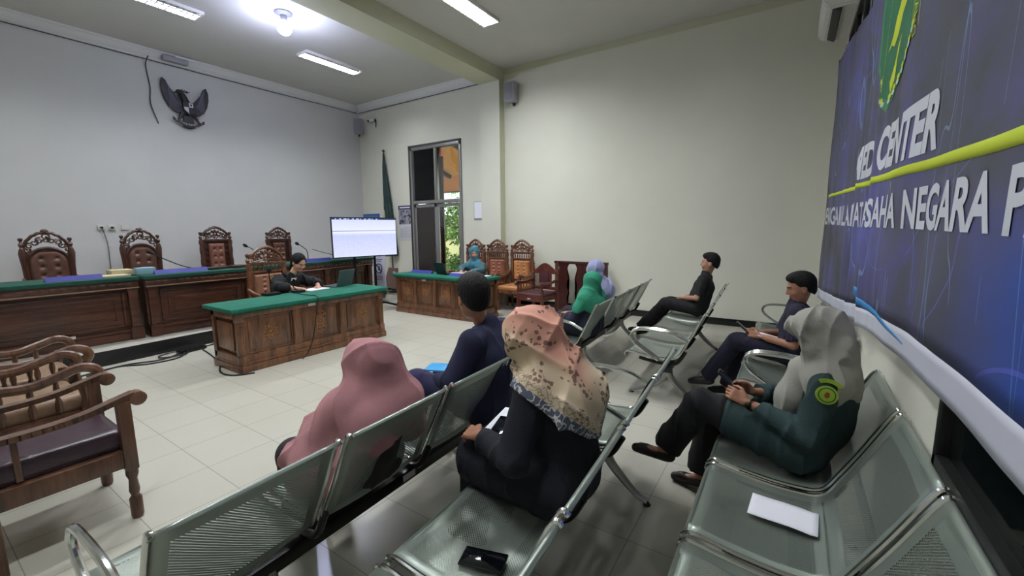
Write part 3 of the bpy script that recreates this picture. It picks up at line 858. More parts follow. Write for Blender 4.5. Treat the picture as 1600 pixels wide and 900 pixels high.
# maroon armchair by the railing
def low_armchair(lm, wm, label):
    r = empty('wooden_armchair', label=label, cat='chair')
    W = .60; xb = -.25
    for s in (-1, 1):
        y = s*(W/2-.03)
        b = B(); bx(b, xb-.025, xb+.025, y-.025, y+.025, 0, .46, .004); lathe(b, [(q, .46+z) for q, z in turned(.46, .026, 6)], (xb, y, 0), 10)
        lathe(b, [(.026, 0), (.016, .03), (.024, .06), (.002, .12)], (xb, y, .92), 10); done('back_post', b, wm, r)
        b = B(); bx(b, .22, .27, y-.026, y+.026, .2, .44, .005); lathe(b, [(.018, 0), (.02, .05), (.026, .14), (.028, .2)], (.245, y, 0), 10); done('leg', b, wm, r)
        b = B(); tube(b, spline([(xb, y, .70), (-.05, y, .665), (.14, y, .66), (.28, y, .68), (.315, y, .655), (.29, y, .63)], 6), .024, 8, flat=1.2)
        lathe(b, [(.02, .44), (.03, .5), (.018, .58), (.024, .66)], (.24, y, 0), 10); done('armrest', b, wm, r)
    b = B(); bx(b, xb, .27, -W/2+.03, W/2-.03, .345, .43, .006); done('seat_rail', b, wm, r)
    b = B(); box(b, (.01, 0, .455), (.53, W-.08, .07), .03, seg=4); done('seat_cushion', b, lm, r)
    b = B()
    pl = [(-W/2+.04, .80)]+[((-1+2*k/16)*(W/2-.04), .86+.14*math.cos((-1+2*k/16)*PI/2)**1.6) for k in range(17)]+[(W/2-.04, .80)]
    prism(b, pl, xb-.018, xb+.018); bx(b, xb-.015, xb+.015, -W/2+.04, W/2-.04, .50, .56, .005)
    for s in (-1, 1): bx(b, xb-.016, xb+.016, s*.10, s*.135, .55, .84, .004); bx(b, xb-.01, xb+.01, s*.15, s*.24, .55, .84, .004) if False else None
    done('back_frame', b, wm, r)
    b = B(); pl = [(-.095, .555), (.095, .555), (.095, .80)]+[(.095*math.cos(a*PI/10), .80+.07*math.sin(a*PI/10)) for a in range(1, 10)]+[(-.095, .80)]
    prism(b, pl, xb, xb+.035); bmesh.ops.bevel(b, geom=b.edges[:], offset=.004, segments=1, affect='EDGES') if False else None
    done('back_cushion', b, lm, r)
    b = B(); bx(b, .268, .272, -.04, .03, .38, .40); done('inventory_label', b, LABEL, r)
    return r
c8 = low_armchair(leather('maroon_leather', (76, 42, 48), .3), W_MAROON, 'wooden armchair with maroon leather seat beside the dark railing')
c8.location = (-3.86, 6.72, 0); c8.rotation_euler = (0, 0, -PI/2-.1)
# railing
r = empty('wooden_railing', (-3.32, 7.55, 0), label='dark wooden railing with wavy cut-out boards against the side wall', cat='railing')
b = B(); bx(b, -.62, .50, -.03, .03, .95, 1.0, .005); done('top_rail', b, W_RAIL, r)
b = B(); bx(b, -.62, .50, -.025, .025, .03, .12, .005); bx(b, -.6, -.55, -.03, .03, 0, .95, .005); bx(b, .44, .49, -.03, .03, 0, .95, .005); done('frame', b, W_RAIL, r)
for cx in (-.43, -.04, .35):
    b = B(); pl = []
    for k in range(25):
        t = k/24; w_ = .135-.05*abs(math.sin(t*PI*3))**.7*(1 if .04 < t < .96 else 0); pl.append((cx+w_, .1+t*.86))
    pl = pl+[(2*cx-a, z) for a, z in pl[::-1]]
    prism(b, pl, -.012, .012, M=Matrix(((0, 1, 0, 0), (1, 0, 0, 0), (0, 0, 1, 0), (0, 0, 0, 1))))
    bmesh.ops.recalc_face_normals(b, faces=b.faces[:]); done('wavy_board', b, W_RAIL, r)
# ------------------------------------------------------------------ foreground armchairs at left (face +Y)
def visitor_chair(kind, lm, wm, label, W=.60):
    r = empty('wooden_armchair', label=label, cat='chair')
    D = .56; xf = .25; xb = -.27
    for s in (-1, 1):
        y = s*(W/2-.025)
        b = B(); bx(b, xf-.03, xf+.03, y-.03, y+.03, .30, .71 if kind == 'flat' else .44, .006)
        lathe(b, [(.024, 0), (.03, .02), (.03, .12), (.018, .14), (.026, .17), (.02, .24), (.03, .27), (.03, .30)], (xf, y, 0), 12)
        if kind != 'flat': lathe(b, [(.03, .44), (.018, .5), (.03, .57), (.022, .62)], (xf, y, 0), 12)
        done('leg', b, wm, r)
        b = B(); bx(b, xb-.028, xb+.028, y-.028, y+.028, 0, .46, .005); tube(b, [(xb, y, .46), (xb-.06, y, .80), (xb-.12, y, 1.02)], .026, 8); done('leg', b, wm, r)
        b = B()
        if kind == 'flat':
            pts = spline([(xb-.03, y, .665), (-.1, y, .665), (.08, y, .68), (.22, y, .715), (.30, y, .735)], 5)
            for p, q in zip(pts, pts[1:]):
                d = q-p; box(b, (p+q)/2, (d.length+.004, .062, .030), 0, rot=(0, -math.atan2(d.z, d.x), 0))
            t = bmesh.new(); lathe(t, [(.030, -.036), (.040, -.03), (.040, .03), (.030, .036)], n=18, M=Matrix.Rotation(PI/2, 3, 'X').to_4x4().to_3x3()); join(b, t, Matrix.Translation((.315, y, .708)))
        else:
            tube(b, spline([(xb-.05, y, .72), (-.12, y, .665), (.02, y, .655), (.14, y, .69), (.24, y, .72), (.31, y, .70), (.335, y, .65), (.31, y, .60)], 6), .026, 8, flat=1.25)
        done('armrest', b, wm, r)
        b = B()
        for xx in ((-.16,) if kind == 'flat' else (-.13, .0, .12)):
            if kind == 'flat': bx(b, xx-.012, xx+.012, y-.010, y+.010, .44, .68, .004)
            else: lathe(b, [(.012, .44), (.02, .50), (.011, .55), (.018, .60), (.01, .67)], (xx, y, 0), 8)
        done('arm_spindles', b, wm, r)
    b = B(); bx(b, xb, xf+.03, -W/2+.01, W/2-.01, .32, .42, .006)
    done('seat_rail', b, wm, r)
    b = B(); box(b, (-.01, 0, .47), (D-.02, W-.10, .13), .05, seg=4); done('seat_cushion', b, lm, r)
    b = B()
    for z in (.56, .95): box(b, (xb-.04-(z-.56)*.18, 0, z), (.035, W-.08, .08), .008, rot=(0, -.2, 0))
    done('back_rail', b, wm, r)
    b = B(); box(b, (xb-.06, 0, .755), (.05, W-.16, .32), .02, rot=(0, -.2, 0)); done('back_cushion', b, lm, r)
    return r
v0 = visitor_chair('flat', L_PURPLE, W_DARK, 'nearest dark wooden armchair at the left edge, with dark purple leather seat', .62)
v0.location = (-3.37, .43, 0); v0.rotation_euler = (0, 0, PI/2)
v1 = visitor_chair('curl', L_SEAT, W_DARK, 'beige-seated wooden armchair right behind the purple-seated one at left', .62)
v1.location = (-4.34, .46, 0); v1.rotation_euler = (0, 0, PI/2)
v2 = place(v1, False, (-5.06, .56, 0), PI/2, 'beige-seated wooden armchair at left standing closest to the judges platform')
# ------------------------------------------------------------------ perforated steel waiting benches
def perf(name, rgb, rough=.34):
    m = bpy.data.materials.new(name); m.use_nodes = True; N = NT(m)
    N.b.inputs['Base Color'].default_value = lin(rgb); N.b.inputs['Metallic'].default_value = .55; N.b.inputs['Roughness'].default_value = rough
    uv = N.new('UVMap'); s = N.new('SeparateXYZ'); N.link(uv.outputs[0], s.inputs[0])
    pt = .0125
    u = N.math('DIVIDE', s.outputs[0], pt); v = N.math('DIVIDE', s.outputs[1], pt*.5)
    row = N.math('FLOOR', v); sh = N.math('MULTIPLY', N.math('MODULO', row, 2.0), .5)
    fu = N.math('SUBTRACT', N.math('FRACT', N.math('ADD', u, N.math('ADD', sh, 200.0))), .5)
    fv = N.math('MULTIPLY', N.math('SUBTRACT', N.math('FRACT', v), .5), .5)
    d = N.math('SQRT', N.math('ADD', N.math('MULTIPLY', fu, fu), N.math('MULTIPLY', N.math('MULTIPLY', fv, fv), 1.0)))
    hole = N.math('LESS_THAN', d, .27)
    # holes only in the middle field of each panel: uv u in (-.5,.5)*width, third coordinate in a second uv map
    uv2 = N.new('UVMap'); uv2.uv_map = 'field'; s2 = N.new('SeparateXYZ'); N.link(uv2.outputs[0], s2.inputs[0])
    inn = N.math('MULTIPLY', N.math('LESS_THAN', N.math('ABSOLUTE', s2.outputs[0]), 1.0), N.math('LESS_THAN', N.math('ABSOLUTE', s2.outputs[1]), 1.0))
    hole = N.math('MULTIPLY', hole, inn)
    tr = N.new('BsdfTransparent'); mx = N.new('MixShader'); N.link(hole, mx.inputs[0]); N.link(N.b.outputs[0], mx.inputs[1]); N.link(tr.outputs[0], mx.inputs[2])
    N.link(mx.outputs[0], N.n['Material Output'].inputs[0]); return m
M_PERF = perf('perforated_steel', (150, 160, 150))
PROF = spline([(-.012, .862), (0.0, .872), (.015, .86), (.045, .80), (.11, .66), (.175, .53), (.215, .455), (.25, .425), (.30, .414), (.42, .412), (.56, .425), (.66, .440), (.70, .438), (.722, .415), (.715, .395)], 5)
PROF = [(p[0], p[1]) for p in [(q.x, q.y) for q in [Vector((a.x, a.y, 0)) for a in PROF]]]
def seat_shell(w):
    me = bmesh.new(); uvl = me.loops.layers.uv.new('UVMap'); fl = me.loops.layers.uv.new('field')
    s = [0]
    for (a, b_), (c, d) in zip(PROF, PROF[1:]): s.append(s[-1]+math.hypot(c-a, d-b_))
    L = s[-1]; nu = 8; rows = []
    for i, (u, z) in enumerate(PROF):
        row = []
        for k in range(nu+1):
            t = -1+2*k/nu; dish = .014*(1-t*t)*(1 if .05 < s[i]/L < .95 else 0)
            row.append((me.verts.new((-u+ (dish*.6 if s[i] < L*.5 else 0), t*w/2, z-(dish if s[i] > L*.45 else 0))), t, s[i]))
        rows.append(row)
    for i in range(len(rows)-1):
        for k in range(nu):
            q = (rows[i][k], rows[i][k+1], rows[i+1][k+1], rows[i+1][k])
            f = me.faces.new([x[0] for x in q]); f.smooth = True
            for lp, x in zip(f.loops, q):
                lp[uvl].uv = (x[1]*w/2, x[2])
                v = x[2]/L; back = v < .5
                lp[fl].uv = (x[1]/.82, (v-.27)/.175 if back else (v-.725)/.185)
    return me
def waiting_bench(n, pitch, label, arms, legs, dirt=0):
    """local: back top at x=0, seats face -X, length along +Y from 0"""
    r = empty('waiting_bench', label=label, cat='bench')
    w = pitch-.052; L = n*pitch
    for i in range(n):
        yc = (i+.5)*pitch
        sh = done('seat_shell', seat_shell(w), M_PERF, r, loc=(0, yc, 0)); 
        mod = sh.modifiers.new('thickness', 'SOLIDIFY'); mod.thickness = .003; mod.offset = -1
        for s in (-1, 1):
            b = B(); y = s*(w/2+.002)
            tube(b, [(-u, y, z) for u, z in PROF[::1]], .0105, 8)
            # flat web of the side rail below the panel edge
            done('edge_rail', b, STEEL, sh)
    # supporting cross arms under the joints
    for i in range(n+1):
        y = min(max(i*pitch, .03), L-.03)
        b = B(); pts = [(-.16, y, .50), (-.215, y, .40), (-.27, y, .365), (-.40, y, .36), (-.58, y, .385)]
        tube(b, spline(pts, 4), .017, 8); done('seat_bracket', b, BLACK_M, r)
    b = B(); bx(b, -.36, -.28, .02, L-.02, .285, .35, .008); done('beam', b, BLACK_M, r)
    b = B(); bx(b, -.2815, -.279, L*.47, L*.47+.09, .30, .335); done('inventory_label', b, LABEL, r, label='white inventory sticker')
    for y in (.012, L-.012):
        b = B(); box(b, (-.32, y, .318), (.095, .03, .08), .014); done('beam_cap', b, BLACK, r)
    for y in legs:
        b = B(); 
        for (xe, k) in ((-.06, 1), (-.66, -1)):
            tube(b, spline([(-.32+k*.01, y, .30), (-.32+k*.03, y, .22), (-.32+k*.12, y, .12), (xe-k*.06, y, .05), (xe, y, .022)], 5), [.034, .034, .033, .032, .031, .030, .029, .028, .027, .026, .025, .024, .023, .022, .021, .020, .020, .019, .018, .018, .018], 10)
        box(b, (-.32, y, .27), (.075, .06, .10), .02)
        p = done('leg', b, STEEL_D, r)
        for xe in (-.06, -.66):
            b = B(); lathe(b, [(.022, 0), (.024, .006), (.016, .014), (.008, .03)], (xe, y, 0), 10); done('foot_pad', b, BLACK, p)
    for y in arms:
        b = B()
        tube(b, spline([(-.145, y, .60), (-.30, y, .665), (-.50, y, .68), (-.62, y, .665), (-.665, y, .61), (-.63, y, .54), (-.52, y, .46), (-.40, y, .39)], 6), .0145, 10)
        done('armrest', b, STEEL, r)
    return r
P_ = .615
def put(r, x, y, drift): r.location = (x, y, 0); r.rotation_euler = (0, 0, drift)
rb1 = waiting_bench(4, P_, 'nearest perforated steel bench seen from behind, with woman in pink headscarf on it', (.0,), (.45, 2.0)); put(rb1, -1.335, .285, .035)
rb2 = waiting_bench(4, P_, 'steel bench in the second row with the dropped phone and woman in peach headscarf', (.0, 3*P_, 4*P_), (.45, 2.05)); put(rb2, -.435, .335, .058)
rb3 = waiting_bench(3, .64, 'steel bench along the banner wall with a sheet of paper and woman in green uniform', (), (.3, 1.6)); put(rb3, .435, 1.0, .0)
rb4 = waiting_bench(4, P_, 'far steel bench of the front row with women in green and lavender headscarves', (.0,), (.45, 2.0)); put(rb4, -1.60, 3.98, .05)
rb5 = waiting_bench(4, P_, 'far steel bench of the second row, man in black shirt at its far end', (.0, .03, .06), (.08, 2.1)); put(rb5, -.585, 4.03, .045)
rb6 = waiting_bench(4, P_, 'far steel bench along the banner wall, man with phone on it', (.0, .035, .07, 4*P_), (.4, 2.0)); put(rb6, .425, 3.68, .0)
# ------------------------------------------------------------------ banner on the right wall
def ban_x(y, k=1.0):
    b_ = .405-.065*max(0, min(1, (y-4.4)/2.0))
    g = lambda c, w, a: a*math.exp(-((y-c)/w)**2)
    return b_-k*g(3.40, .10, .022)+k*g(3.62, .12, .012)-g(4.15, .16, .022)+g(4.5, .14, .02)-g(5.05, .14, .018)-g(5.8, .15, .015)+.004*math.sin(y*9)-.006*math.sin(y*2.3)+(.0028*math.sin(y*19+math.sin(y*5)*2)+.001*math.sin(y*41))*max(0, min(1, (y-2.6)/.6))
def interp(t, T):
    for (a, b_), (c, d) in zip(T, T[1:]):
        if a <= t <= c: return b_+(d-b_)*(t-a)/(c-a)
    return T[0][1] if t < T[0][0] else T[-1][1]
ZB = [(-.8, 1.12), (1.2, 1.14), (1.9, 1.13), (3.5, 1.02), (4.5, .90), (6.7, .74)]
ZT = [(-.8, 3.42), (3.2, 3.36), (4.4, 3.35), (5.5, 3.45), (6.6, 3.60), (6.7, 3.62)]
def tick_x(y, z): return ban_x(y, max(.15, min(1, (2.65-z)/.4)))+.010*math.sin(z*3.1+y*4)*math.sin(z*1.3)*min(1, max(0, (z-.9)/.5))
BY0, BY1 = -.8, 6.7
ban = empty('printed_banner', (0, 0, 0), label='large dark blue printed cloth banner covering the right wall', cat='banner')
def sheet(name, zlo, zhi, m, dx=0.0, nz=36, y0=BY0, y1=BY1):
    b = B(); ny = 420; G = []
    for i in range(ny+1):
        y = y0+(y1-y0)*i/ny; a, c = zlo(y), zhi(y)
        G.append([b.verts.new((tick_x(y, a+(c-a)*k/nz)+dx, y, a+(c-a)*k/nz)) for k in range(nz+1)])
    for i in range(ny):
        for k in range(nz): b.faces.new((G[i][k], G[i][k+1], G[i+1][k+1], G[i+1][k]))
    bmesh.ops.recalc_face_normals(b, faces=b.faces[:])
    o = done(name, b, m, ban, smooth=True); md = o.modifiers.new('thickness', 'SOLIDIFY'); md.thickness = .0006; md.offset = 0; return o
m = bpy.data.materials.new('banner_print'); m.use_nodes = True; N = NT(m)
tc = N.new('TexCoord'); sp = N.new('SeparateXYZ'); N.link(tc.outputs['Object'], sp.inputs[0]); O = tc.outputs['Object']
n1 = N.noise(.9, 4, O, .6, .8); n2 = N.noise(1.7, 5, O, .65, 1.5)
c_ = N.ramp(n1, [(.30, lin((34, 36, 48))), (.46, lin((66, 68, 82))), (.58, lin((74, 72, 112))), (.72, lin((80, 84, 156)))])
c_ = N.mix(N.ramp(n2, [(.56, (0, 0, 0, 1)), (.70, (.8, .8, .8, 1))]), c_, lin((78, 74, 140)))
# bright blue zone at the near lower part, as printed
zone = N.math('MULTIPLY', N.ramp(N.math('DIVIDE', sp.outputs[1], 4.0), [(.30, (1, 1, 1, 1)), (.45, (0, 0, 0, 1))]), N.ramp(N.math('DIVIDE', sp.outputs[2], 4.0), [(.38, (1, 1, 1, 1)), (.44, (0, 0, 0, 1))]))
c_ = N.mix(N.math('MULTIPLY', zone, N.ramp(n1, [(.35, (.1, .1, .1, 1)), (.6, (1, 1, 1, 1))])), c_, lin((24, 70, 158)))
# thin glowing streaks of the print
for sc, rot, thr, colr in (((.1, 1.6, .35), (.5, 0, 0), .0035, (120, 170, 220)), ((.1, .5, 1.4), (-.35, 0, 0), .0030, (110, 110, 220)), ((.1, 2.2, .5), (-.8, 0, 0), .0025, (150, 190, 235))):
    w_ = N.noise(1.3, 1, N.obj(sc, rot)); ln = N.math('LESS_THAN', N.math('ABSOLUTE', N.math('SUBTRACT', w_, .5)), thr)
    gate = N.math('GREATER_THAN', N.noise(1.1, 1, O), .5); c_ = N.mix(N.math('MULTIPLY', N.math('MULTIPLY', ln, gate), .38), c_, lin(colr))
N.link(c_, N.b.inputs['Base Color']); N.b.inputs['Roughness'].default_value = .55
M_BAN = m
hem = lambda y: interp(y, ZB)+.115
sheet('printed_cloth', hem, lambda y: interp(y, ZT), M_BAN)
M_HEM = mat('white_banner_hem', (196, 198, 210), rough=.6)
sheet('white_hem', lambda y: interp(y, ZB), hem, M_HEM, nz=4)
sheet('white_side_edge', lambda y: interp(y, ZB)+.1, lambda y: interp(y, ZT)+.02, M_HEM, .003, 30, BY1-.02, BY1+.05)
YEL = mat('banner_yellow_green', (188, 204, 28), rough=.6); WHT = mat('banner_white_print', (206, 210, 218), rough=.6)
o = sheet('yellow_stripe', lambda y: interp(y, [(1.3, 1.815), (2.5, 1.868), (4.2, 1.925), (6.5, 1.98)]), lambda y: interp(y, [(1.3, 1.855), (2.5, 1.908), (4.2, 1.962), (6.5, 2.01)]), YEL, -.0015, 2, .2, 6.35)
sheet('cyan_print_bar', lambda y: interp(y, [(2.3, 1.16), (3.7, 1.16)]), lambda y: interp(y, [(2.3, 1.165), (3.7, 1.22)]), mat('cyan_print', (50, 130, 190), rough=.6), -.0015, 2, 2.3, 3.85)
def text_mesh(s, bold=.02, shear=.0):
    cu = bpy.data.curves.new('txt', 'FONT'); cu.body = s; cu.size = 1.0; cu.offset = bold; cu.shear = shear; cu.resolution_u = 4
    o = bpy.data.objects.new('txt', cu); COL.objects.link(o); dg = bpy.context.evaluated_depsgraph_get()
    me = bpy.data.meshes.new_from_object(o.evaluated_get(dg)); t = bmesh.new(); t.from_mesh(me)
    bpy.data.objects.remove(o); bpy.data.curves.remove(cu); bpy.data.meshes.remove(me)
    return t
def fit(t):
    xs = [v.co.x for v in t.verts]; ys = [v.co.y for v in t.verts]; a, b_, c, d = min(xs), max(xs), min(ys), max(ys)
    for v in t.verts: v.co.x = (v.co.x-a)/(b_-a); v.co.y = (v.co.y-c)/(d-c)
def on_banner(name, t, mapf, m_, dx=-.003, **kw):
    for v in t.verts:
        y, z = mapf(v.co.x, v.co.y); v.co = Vector((0, y, z))
    y0 = min(v.co.y for v in t.verts); y1 = max(v.co.y for v in t.verts); k = y0+.018
    while k < y1:
        bmesh.ops.bisect_plane(t, geom=t.verts[:]+t.edges[:]+t.faces[:], plane_co=(0, k, 0), plane_no=(0, 1, 0)); k += .018
    k = min(v.co.z for v in t.verts)+.05; z1 = max(v.co.z for v in t.verts)
    while k < z1:
        bmesh.ops.bisect_plane(t, geom=t.verts[:]+t.edges[:]+t.faces[:], plane_co=(0, 0, k), plane_no=(0, 0, 1)); k += .06
    bmesh.ops.triangulate(t, faces=t.faces[:])
    for v in t.verts: v.co.x = tick_x(v.co.y, v.co.z)+dx
    b = B(); join(b, t); return done(name, b, m_, ban, smooth=False, **kw)
def word(s, ya, yb, za, zb, zc, zd, bold=.045, shear=.0, m_=WHT, name='banner_lettering'):
    """word from y=ya (left) to yb (right); heights za..zb at left, zc..zd at right"""
    t = text_mesh(s, bold, shear); fit(t)
    return on_banner(name, t, lambda u, v: (ya+(yb-ya)*u, (za+(zc-za)*u)*(1-v)+(zb+(zd-zb)*u)*v), m_)
word('MEDIA', 4.22, 3.42, 1.985, 2.215, 1.965, 2.20, shear=.2)
word('CENTER', 3.30, 2.17, 1.96, 2.195, 1.92, 2.15, shear=.2)
word('PENGADILAN', 6.42, 4.35, 1.665, 1.86, 1.64, 1.82, .02)
word('TATA', 4.22, 3.70, 1.64, 1.82, 1.635, 1.81, .02)
word('USAHA', 3.58, 2.66, 1.637, 1.81, 1.634, 1.805, .03)
word('NEGARA', 2.55, 1.50, 1.632, 1.805, 1.625, 1.785, .03)
word('PADANG', 1.405, .30, 1.622, 1.78, 1.61, 1.77, .03)
def poly_bm(pl):
    t = bmesh.new(); f = t.faces.new([t.verts.new((a, b_, 0)) for a, b_ in pl]); return t
ident = lambda u, v: (u, v)
def shield(k, zt): 
    hw = .60*k; c = 3.22
    return [(c, 2.27+(1-k)*.9), (c+hw*.55, 2.44+(1-k)*.4), (c+hw*.97, 2.66+(1-k)*.2), (c+hw, 3.0), (c+hw*.92, zt-.1), (c, zt), (c-hw*.92, zt-.1), (c-hw, 3.0), (c-hw*.97, 2.66+(1-k)*.2), (c-hw*.55, 2.44+(1-k)*.4)]
on_banner('crest_shield', poly_bm(shield(1, 3.32)), ident, mat('crest_green_edge', (64, 128, 88), rough=.6), -.0022)
on_banner('crest_field', poly_bm(shield(.93, 3.28)), ident, mat('crest_green', (14, 98, 62), rough=.6), -.0034)
YC = mat('crest_yellow', (196, 206, 30), rough=.6); WC = mat('crest_pale_green', (190, 216, 196), rough=.6)
t = text_mesh('PENGADILAN TATA', .01); fit(t)
on_banner('crest_lettering', t, lambda u, v: (3.46-.085*v-.03*(1-u)**2, 2.42+.66*u), YC, -.0046)
t = text_mesh('DHARMAYUKTI', .0); fit(t)
on_banner('crest_lettering', t, lambda u, v: (2.76-.07*v, 2.50+.50*u), YC, -.0046)
for wv in (-1, 1):
    on_banner('ribbon_outline', poly_bm([(2.71+wv*.062, 2.52), (2.71+wv*.069, 2.52), (2.71+wv*.069, 3.1), (2.71+wv*.062, 3.1)]), ident, YC, -.0046)
gold = [(a-.30, 2.6+(b_-2.6)*.62) for a, b_ in [(3.60, 2.62), (3.50, 2.72), (3.46, 2.84), (3.40, 2.96), (3.36, 3.10), (3.24, 3.36), (3.20, 3.5), (3.26, 3.2), (3.24, 3.02), (3.10, 3.16), (3.20, 2.92), (3.34, 2.80), (3.40, 2.68), (3.46, 2.60), (3.52, 2.64)]]
on_banner('crest_gold_figure', poly_bm(gold), ident, YC, -.0046)
gold2 = [(a-.28, b_) for a, b_ in [(3.47, 2.42), (3.40, 2.50), (3.36, 2.58), (3.30, 2.62), (3.36, 2.52), (3.38, 2.42), (3.44, 2.36)]]
on_banner('crest_gold_figure', poly_bm(gold2), ident, YC, -.0046)
for side, pts in ((1, [(3.30, 2.335), (3.38, 2.37), (3.45, 2.41), (3.51, 2.46), (3.56, 2.51)]), (-1, [(3.18, 2.325), (3.11, 2.355), (3.03, 2.385), (2.96, 2.42), (2.89, 2.46), (2.83, 2.50), (2.78, 2.55)])):
    for i, (a, z) in enumerate(pts):
        for k, mm in ((0, WC), (1, YC)):
            zc = z+k*.022; on_banner('garland_flower', poly_bm([(a-k*side*-.02+.028*math.cos(q*PI/5), zc+.014*math.sin(q*PI/5)) for q in range(10)]), ident, mm, -.0048-.001*k)
# ------------------------------------------------------------------ eagle emblem on the front wall
M_EMB = mat('dark_bronze_emblem', (44, 40, 46), rough=.45, metal=.3); M_EMW = mat('pale_emblem_paint', (206, 204, 206), rough=.6)
em = empty('eagle_emblem', (XA+.03, 3.76, 4.05), label='dark eagle emblem with spread wings and ribbon on the front wall', cat='emblem')
def ep(name, pl, d0, d1, m_, par=em):
    b = B(); prism(b, pl, d0, d1); bmesh.ops.recalc_face_normals(b, faces=b.faces[:]); return done(name, b, m_, par)
EMZ = lambda z: z
wingL = [(-.06, -.02), (-.10, .10), (-.18, .20), (-.26, .30), (-.31, .42), (-.36, .46), (-.39, .36), (-.385, .22), (-.35, .08), (-.29, -.04), (-.20, -.12), (-.10, -.14), (-.04, -.12)]
ep('wing', wingL, .0, .045, M_EMB)
ep('wing', [(-a*.98, b_*.98-.02) for a, b_ in wingL][::-1], .0, .045, M_EMB)
for s in (-1, 1):
    b = B()
    for k in range(7):
        t = k/6; tube(b, spline([(.048, s*(.10+.03*k), .02-.015*k), (.05, s*(.17+.02*k), .04+.05*k), (.048, s*(.24+.018*k), .10+.045*k)], 4), .008, 5)
    done('feather_ribs', b, mat('emblem_rib_grey', (92, 90, 100), rough=.4, metal=.4), em)  # ribs in a paler grey metal than the wings
b = B(); ball(b, (.04, 0, -.02), .12, (.4, .75, 1.2)); tube(b, spline([(.04, -.02, .08), (.045, -.05, .17), (.05, -.09, .24), (.05, -.12, .26)], 5), [.07-.0025*i for i in range(16)], 8); ball(b, (.05, -.11, .26), .045, (.7, 1.3, .9)); tube(b, [(.05, -.15, .25), (.05, -.19, .225), (.05, -.195, .20)], [.02, .012, .004], 6)
for k in range(4): tube(b, [(.05, -.07+.025*k, .27), (.05, -.06+.04*k, .32-.012*k)], [.014, .005], 5)
done('body', b, M_EMB, em)
ep('shield', [(-.085, .08), (.085, .08), (.085, -.06), (0, -.16), (-.085, -.06)], .05, .10, M_EMB)
ep('shield_quarter', [(.005, .07), (.075, .07), (.075, -.01), (.005, -.01)], .10, .106, M_EMW); ep('shield_star', [(.03, .05), (.05, .05), (.055, .02), (.04, .005), (.025, .02)], .106, .11, M_EMB)
ep('shield_quarter', [(-.075, -.015), (-.005, -.015), (-.005, -.13), (-.075, -.06)], .10, .106, M_EMW)
ep('tail', [(-.07, -.17), (.07, -.17), (.10, -.38), (.05, -.40), (0, -.385), (-.05, -.40), (-.10, -.38)], .01, .045, M_EMB)
for s in (-1, 1):
    b = B()
    tube(b, spline([(.04, s*.09, -.13), (.045, s*.14, -.22), (.05, s*.17, -.27)], 4), [.045, .04, .034, .03, .026, .022, .02, .018, .018], 8)
    for k in (-1, 0, 1): tube(b, [(.055, s*.17, -.27), (.06, s*.17+k*.04, -.305)], [.014, .007], 5)
    done('leg', b, M_EMB, em)
b = B(); n = 18; up = [(-.26+.52*k/n, -.22-.10*math.sin(PI*k/n)) for k in range(n+1)]
prism(b, up+[(a, z-.055) for a, z in up[::-1]], .045, .06); bmesh.ops.recalc_face_normals(b, faces=b.faces[:]); done('ribbon', b, M_EMB, em)
t = text_mesh('BHINNEKA TUNGGAL IKA', .0); fit(t); b = B()
for v in t.verts:
    u = v.co.x; v.co = Vector((.064, -.22+.44*u, -.27-.088*math.sin(PI*(.08+.84*u))+.03*v.co.y+.012))
join(b, t); done('ribbon_lettering', b, M_EMW, em, smooth=False)
# hanging wire at the cornice, wall sockets with cable
def wire(name, pts, r, m_, label, cat='cable', group=None, n=6):
    b = B(); tube(b, spline(pts, n), r, 6); return done(name, b, m_, label=label, cat=cat, group=group)
M_WIRE = mat('grey_wire', (70, 70, 74), rough=.5)
wire('loose_wire', [(XA+.16, 3.2, 4.80), (XA+.03, 3.19, 4.66), (XA+.02, 3.22, 4.3), (XA+.02, 3.20, 4.0), (XA+.03, 3.28, 3.66)], .010, M_WIRE, 'loose grey wire dangling from the cornice left of the eagle emblem')
wire('picture_rail_wire', [(XA+.03, -1.0, 4.77), (XA+.03, 2.0, 4.775), (XA+.03, 5, 4.765), (XA+.03, 7.7, 4.775)], .008, M_WIRE, 'thin wire running along under the cornice of the front wall')
wire('picture_rail_wire', [(XA+.06, YB-.03, 4.775), (-8, YB-.03, 4.77), (-5.9, YB-.03, 4.775)], .008, M_WIRE, 'thin wire running under the cornice above the glass door')
for yy, lab in ((2.28, 'white double wall socket, leftmost above the second judge chair'), (2.42, 'white wall socket with plug, middle one above the second judge chair'), (2.60, 'small white wall socket, rightmost above the second judge chair')):
    r = empty('wall_socket', (XA, yy, 1.73), label=lab, cat='socket'); b = B(); bx(b, 0, .03, -.05, .05, -.045, .045, .008); done('socket_plate', b, mat('socket_white', (206, 204, 198), rough=.5), r)
    if yy < 2.5:
        b = B(); box(b, (.045, .0, -.0), (.03, .04, .03), .008); done('plug', b, BLACK, r)
wire('socket_cable', [(XA+.05, 2.28, 1.72), (XA+.03, 2.31, 1.60), (XA+.02, 2.335, 1.4), (XA+.02, 2.33, 1.0)], .006, M_WIRE, 'thin cable hanging down from the leftmost wall socket')
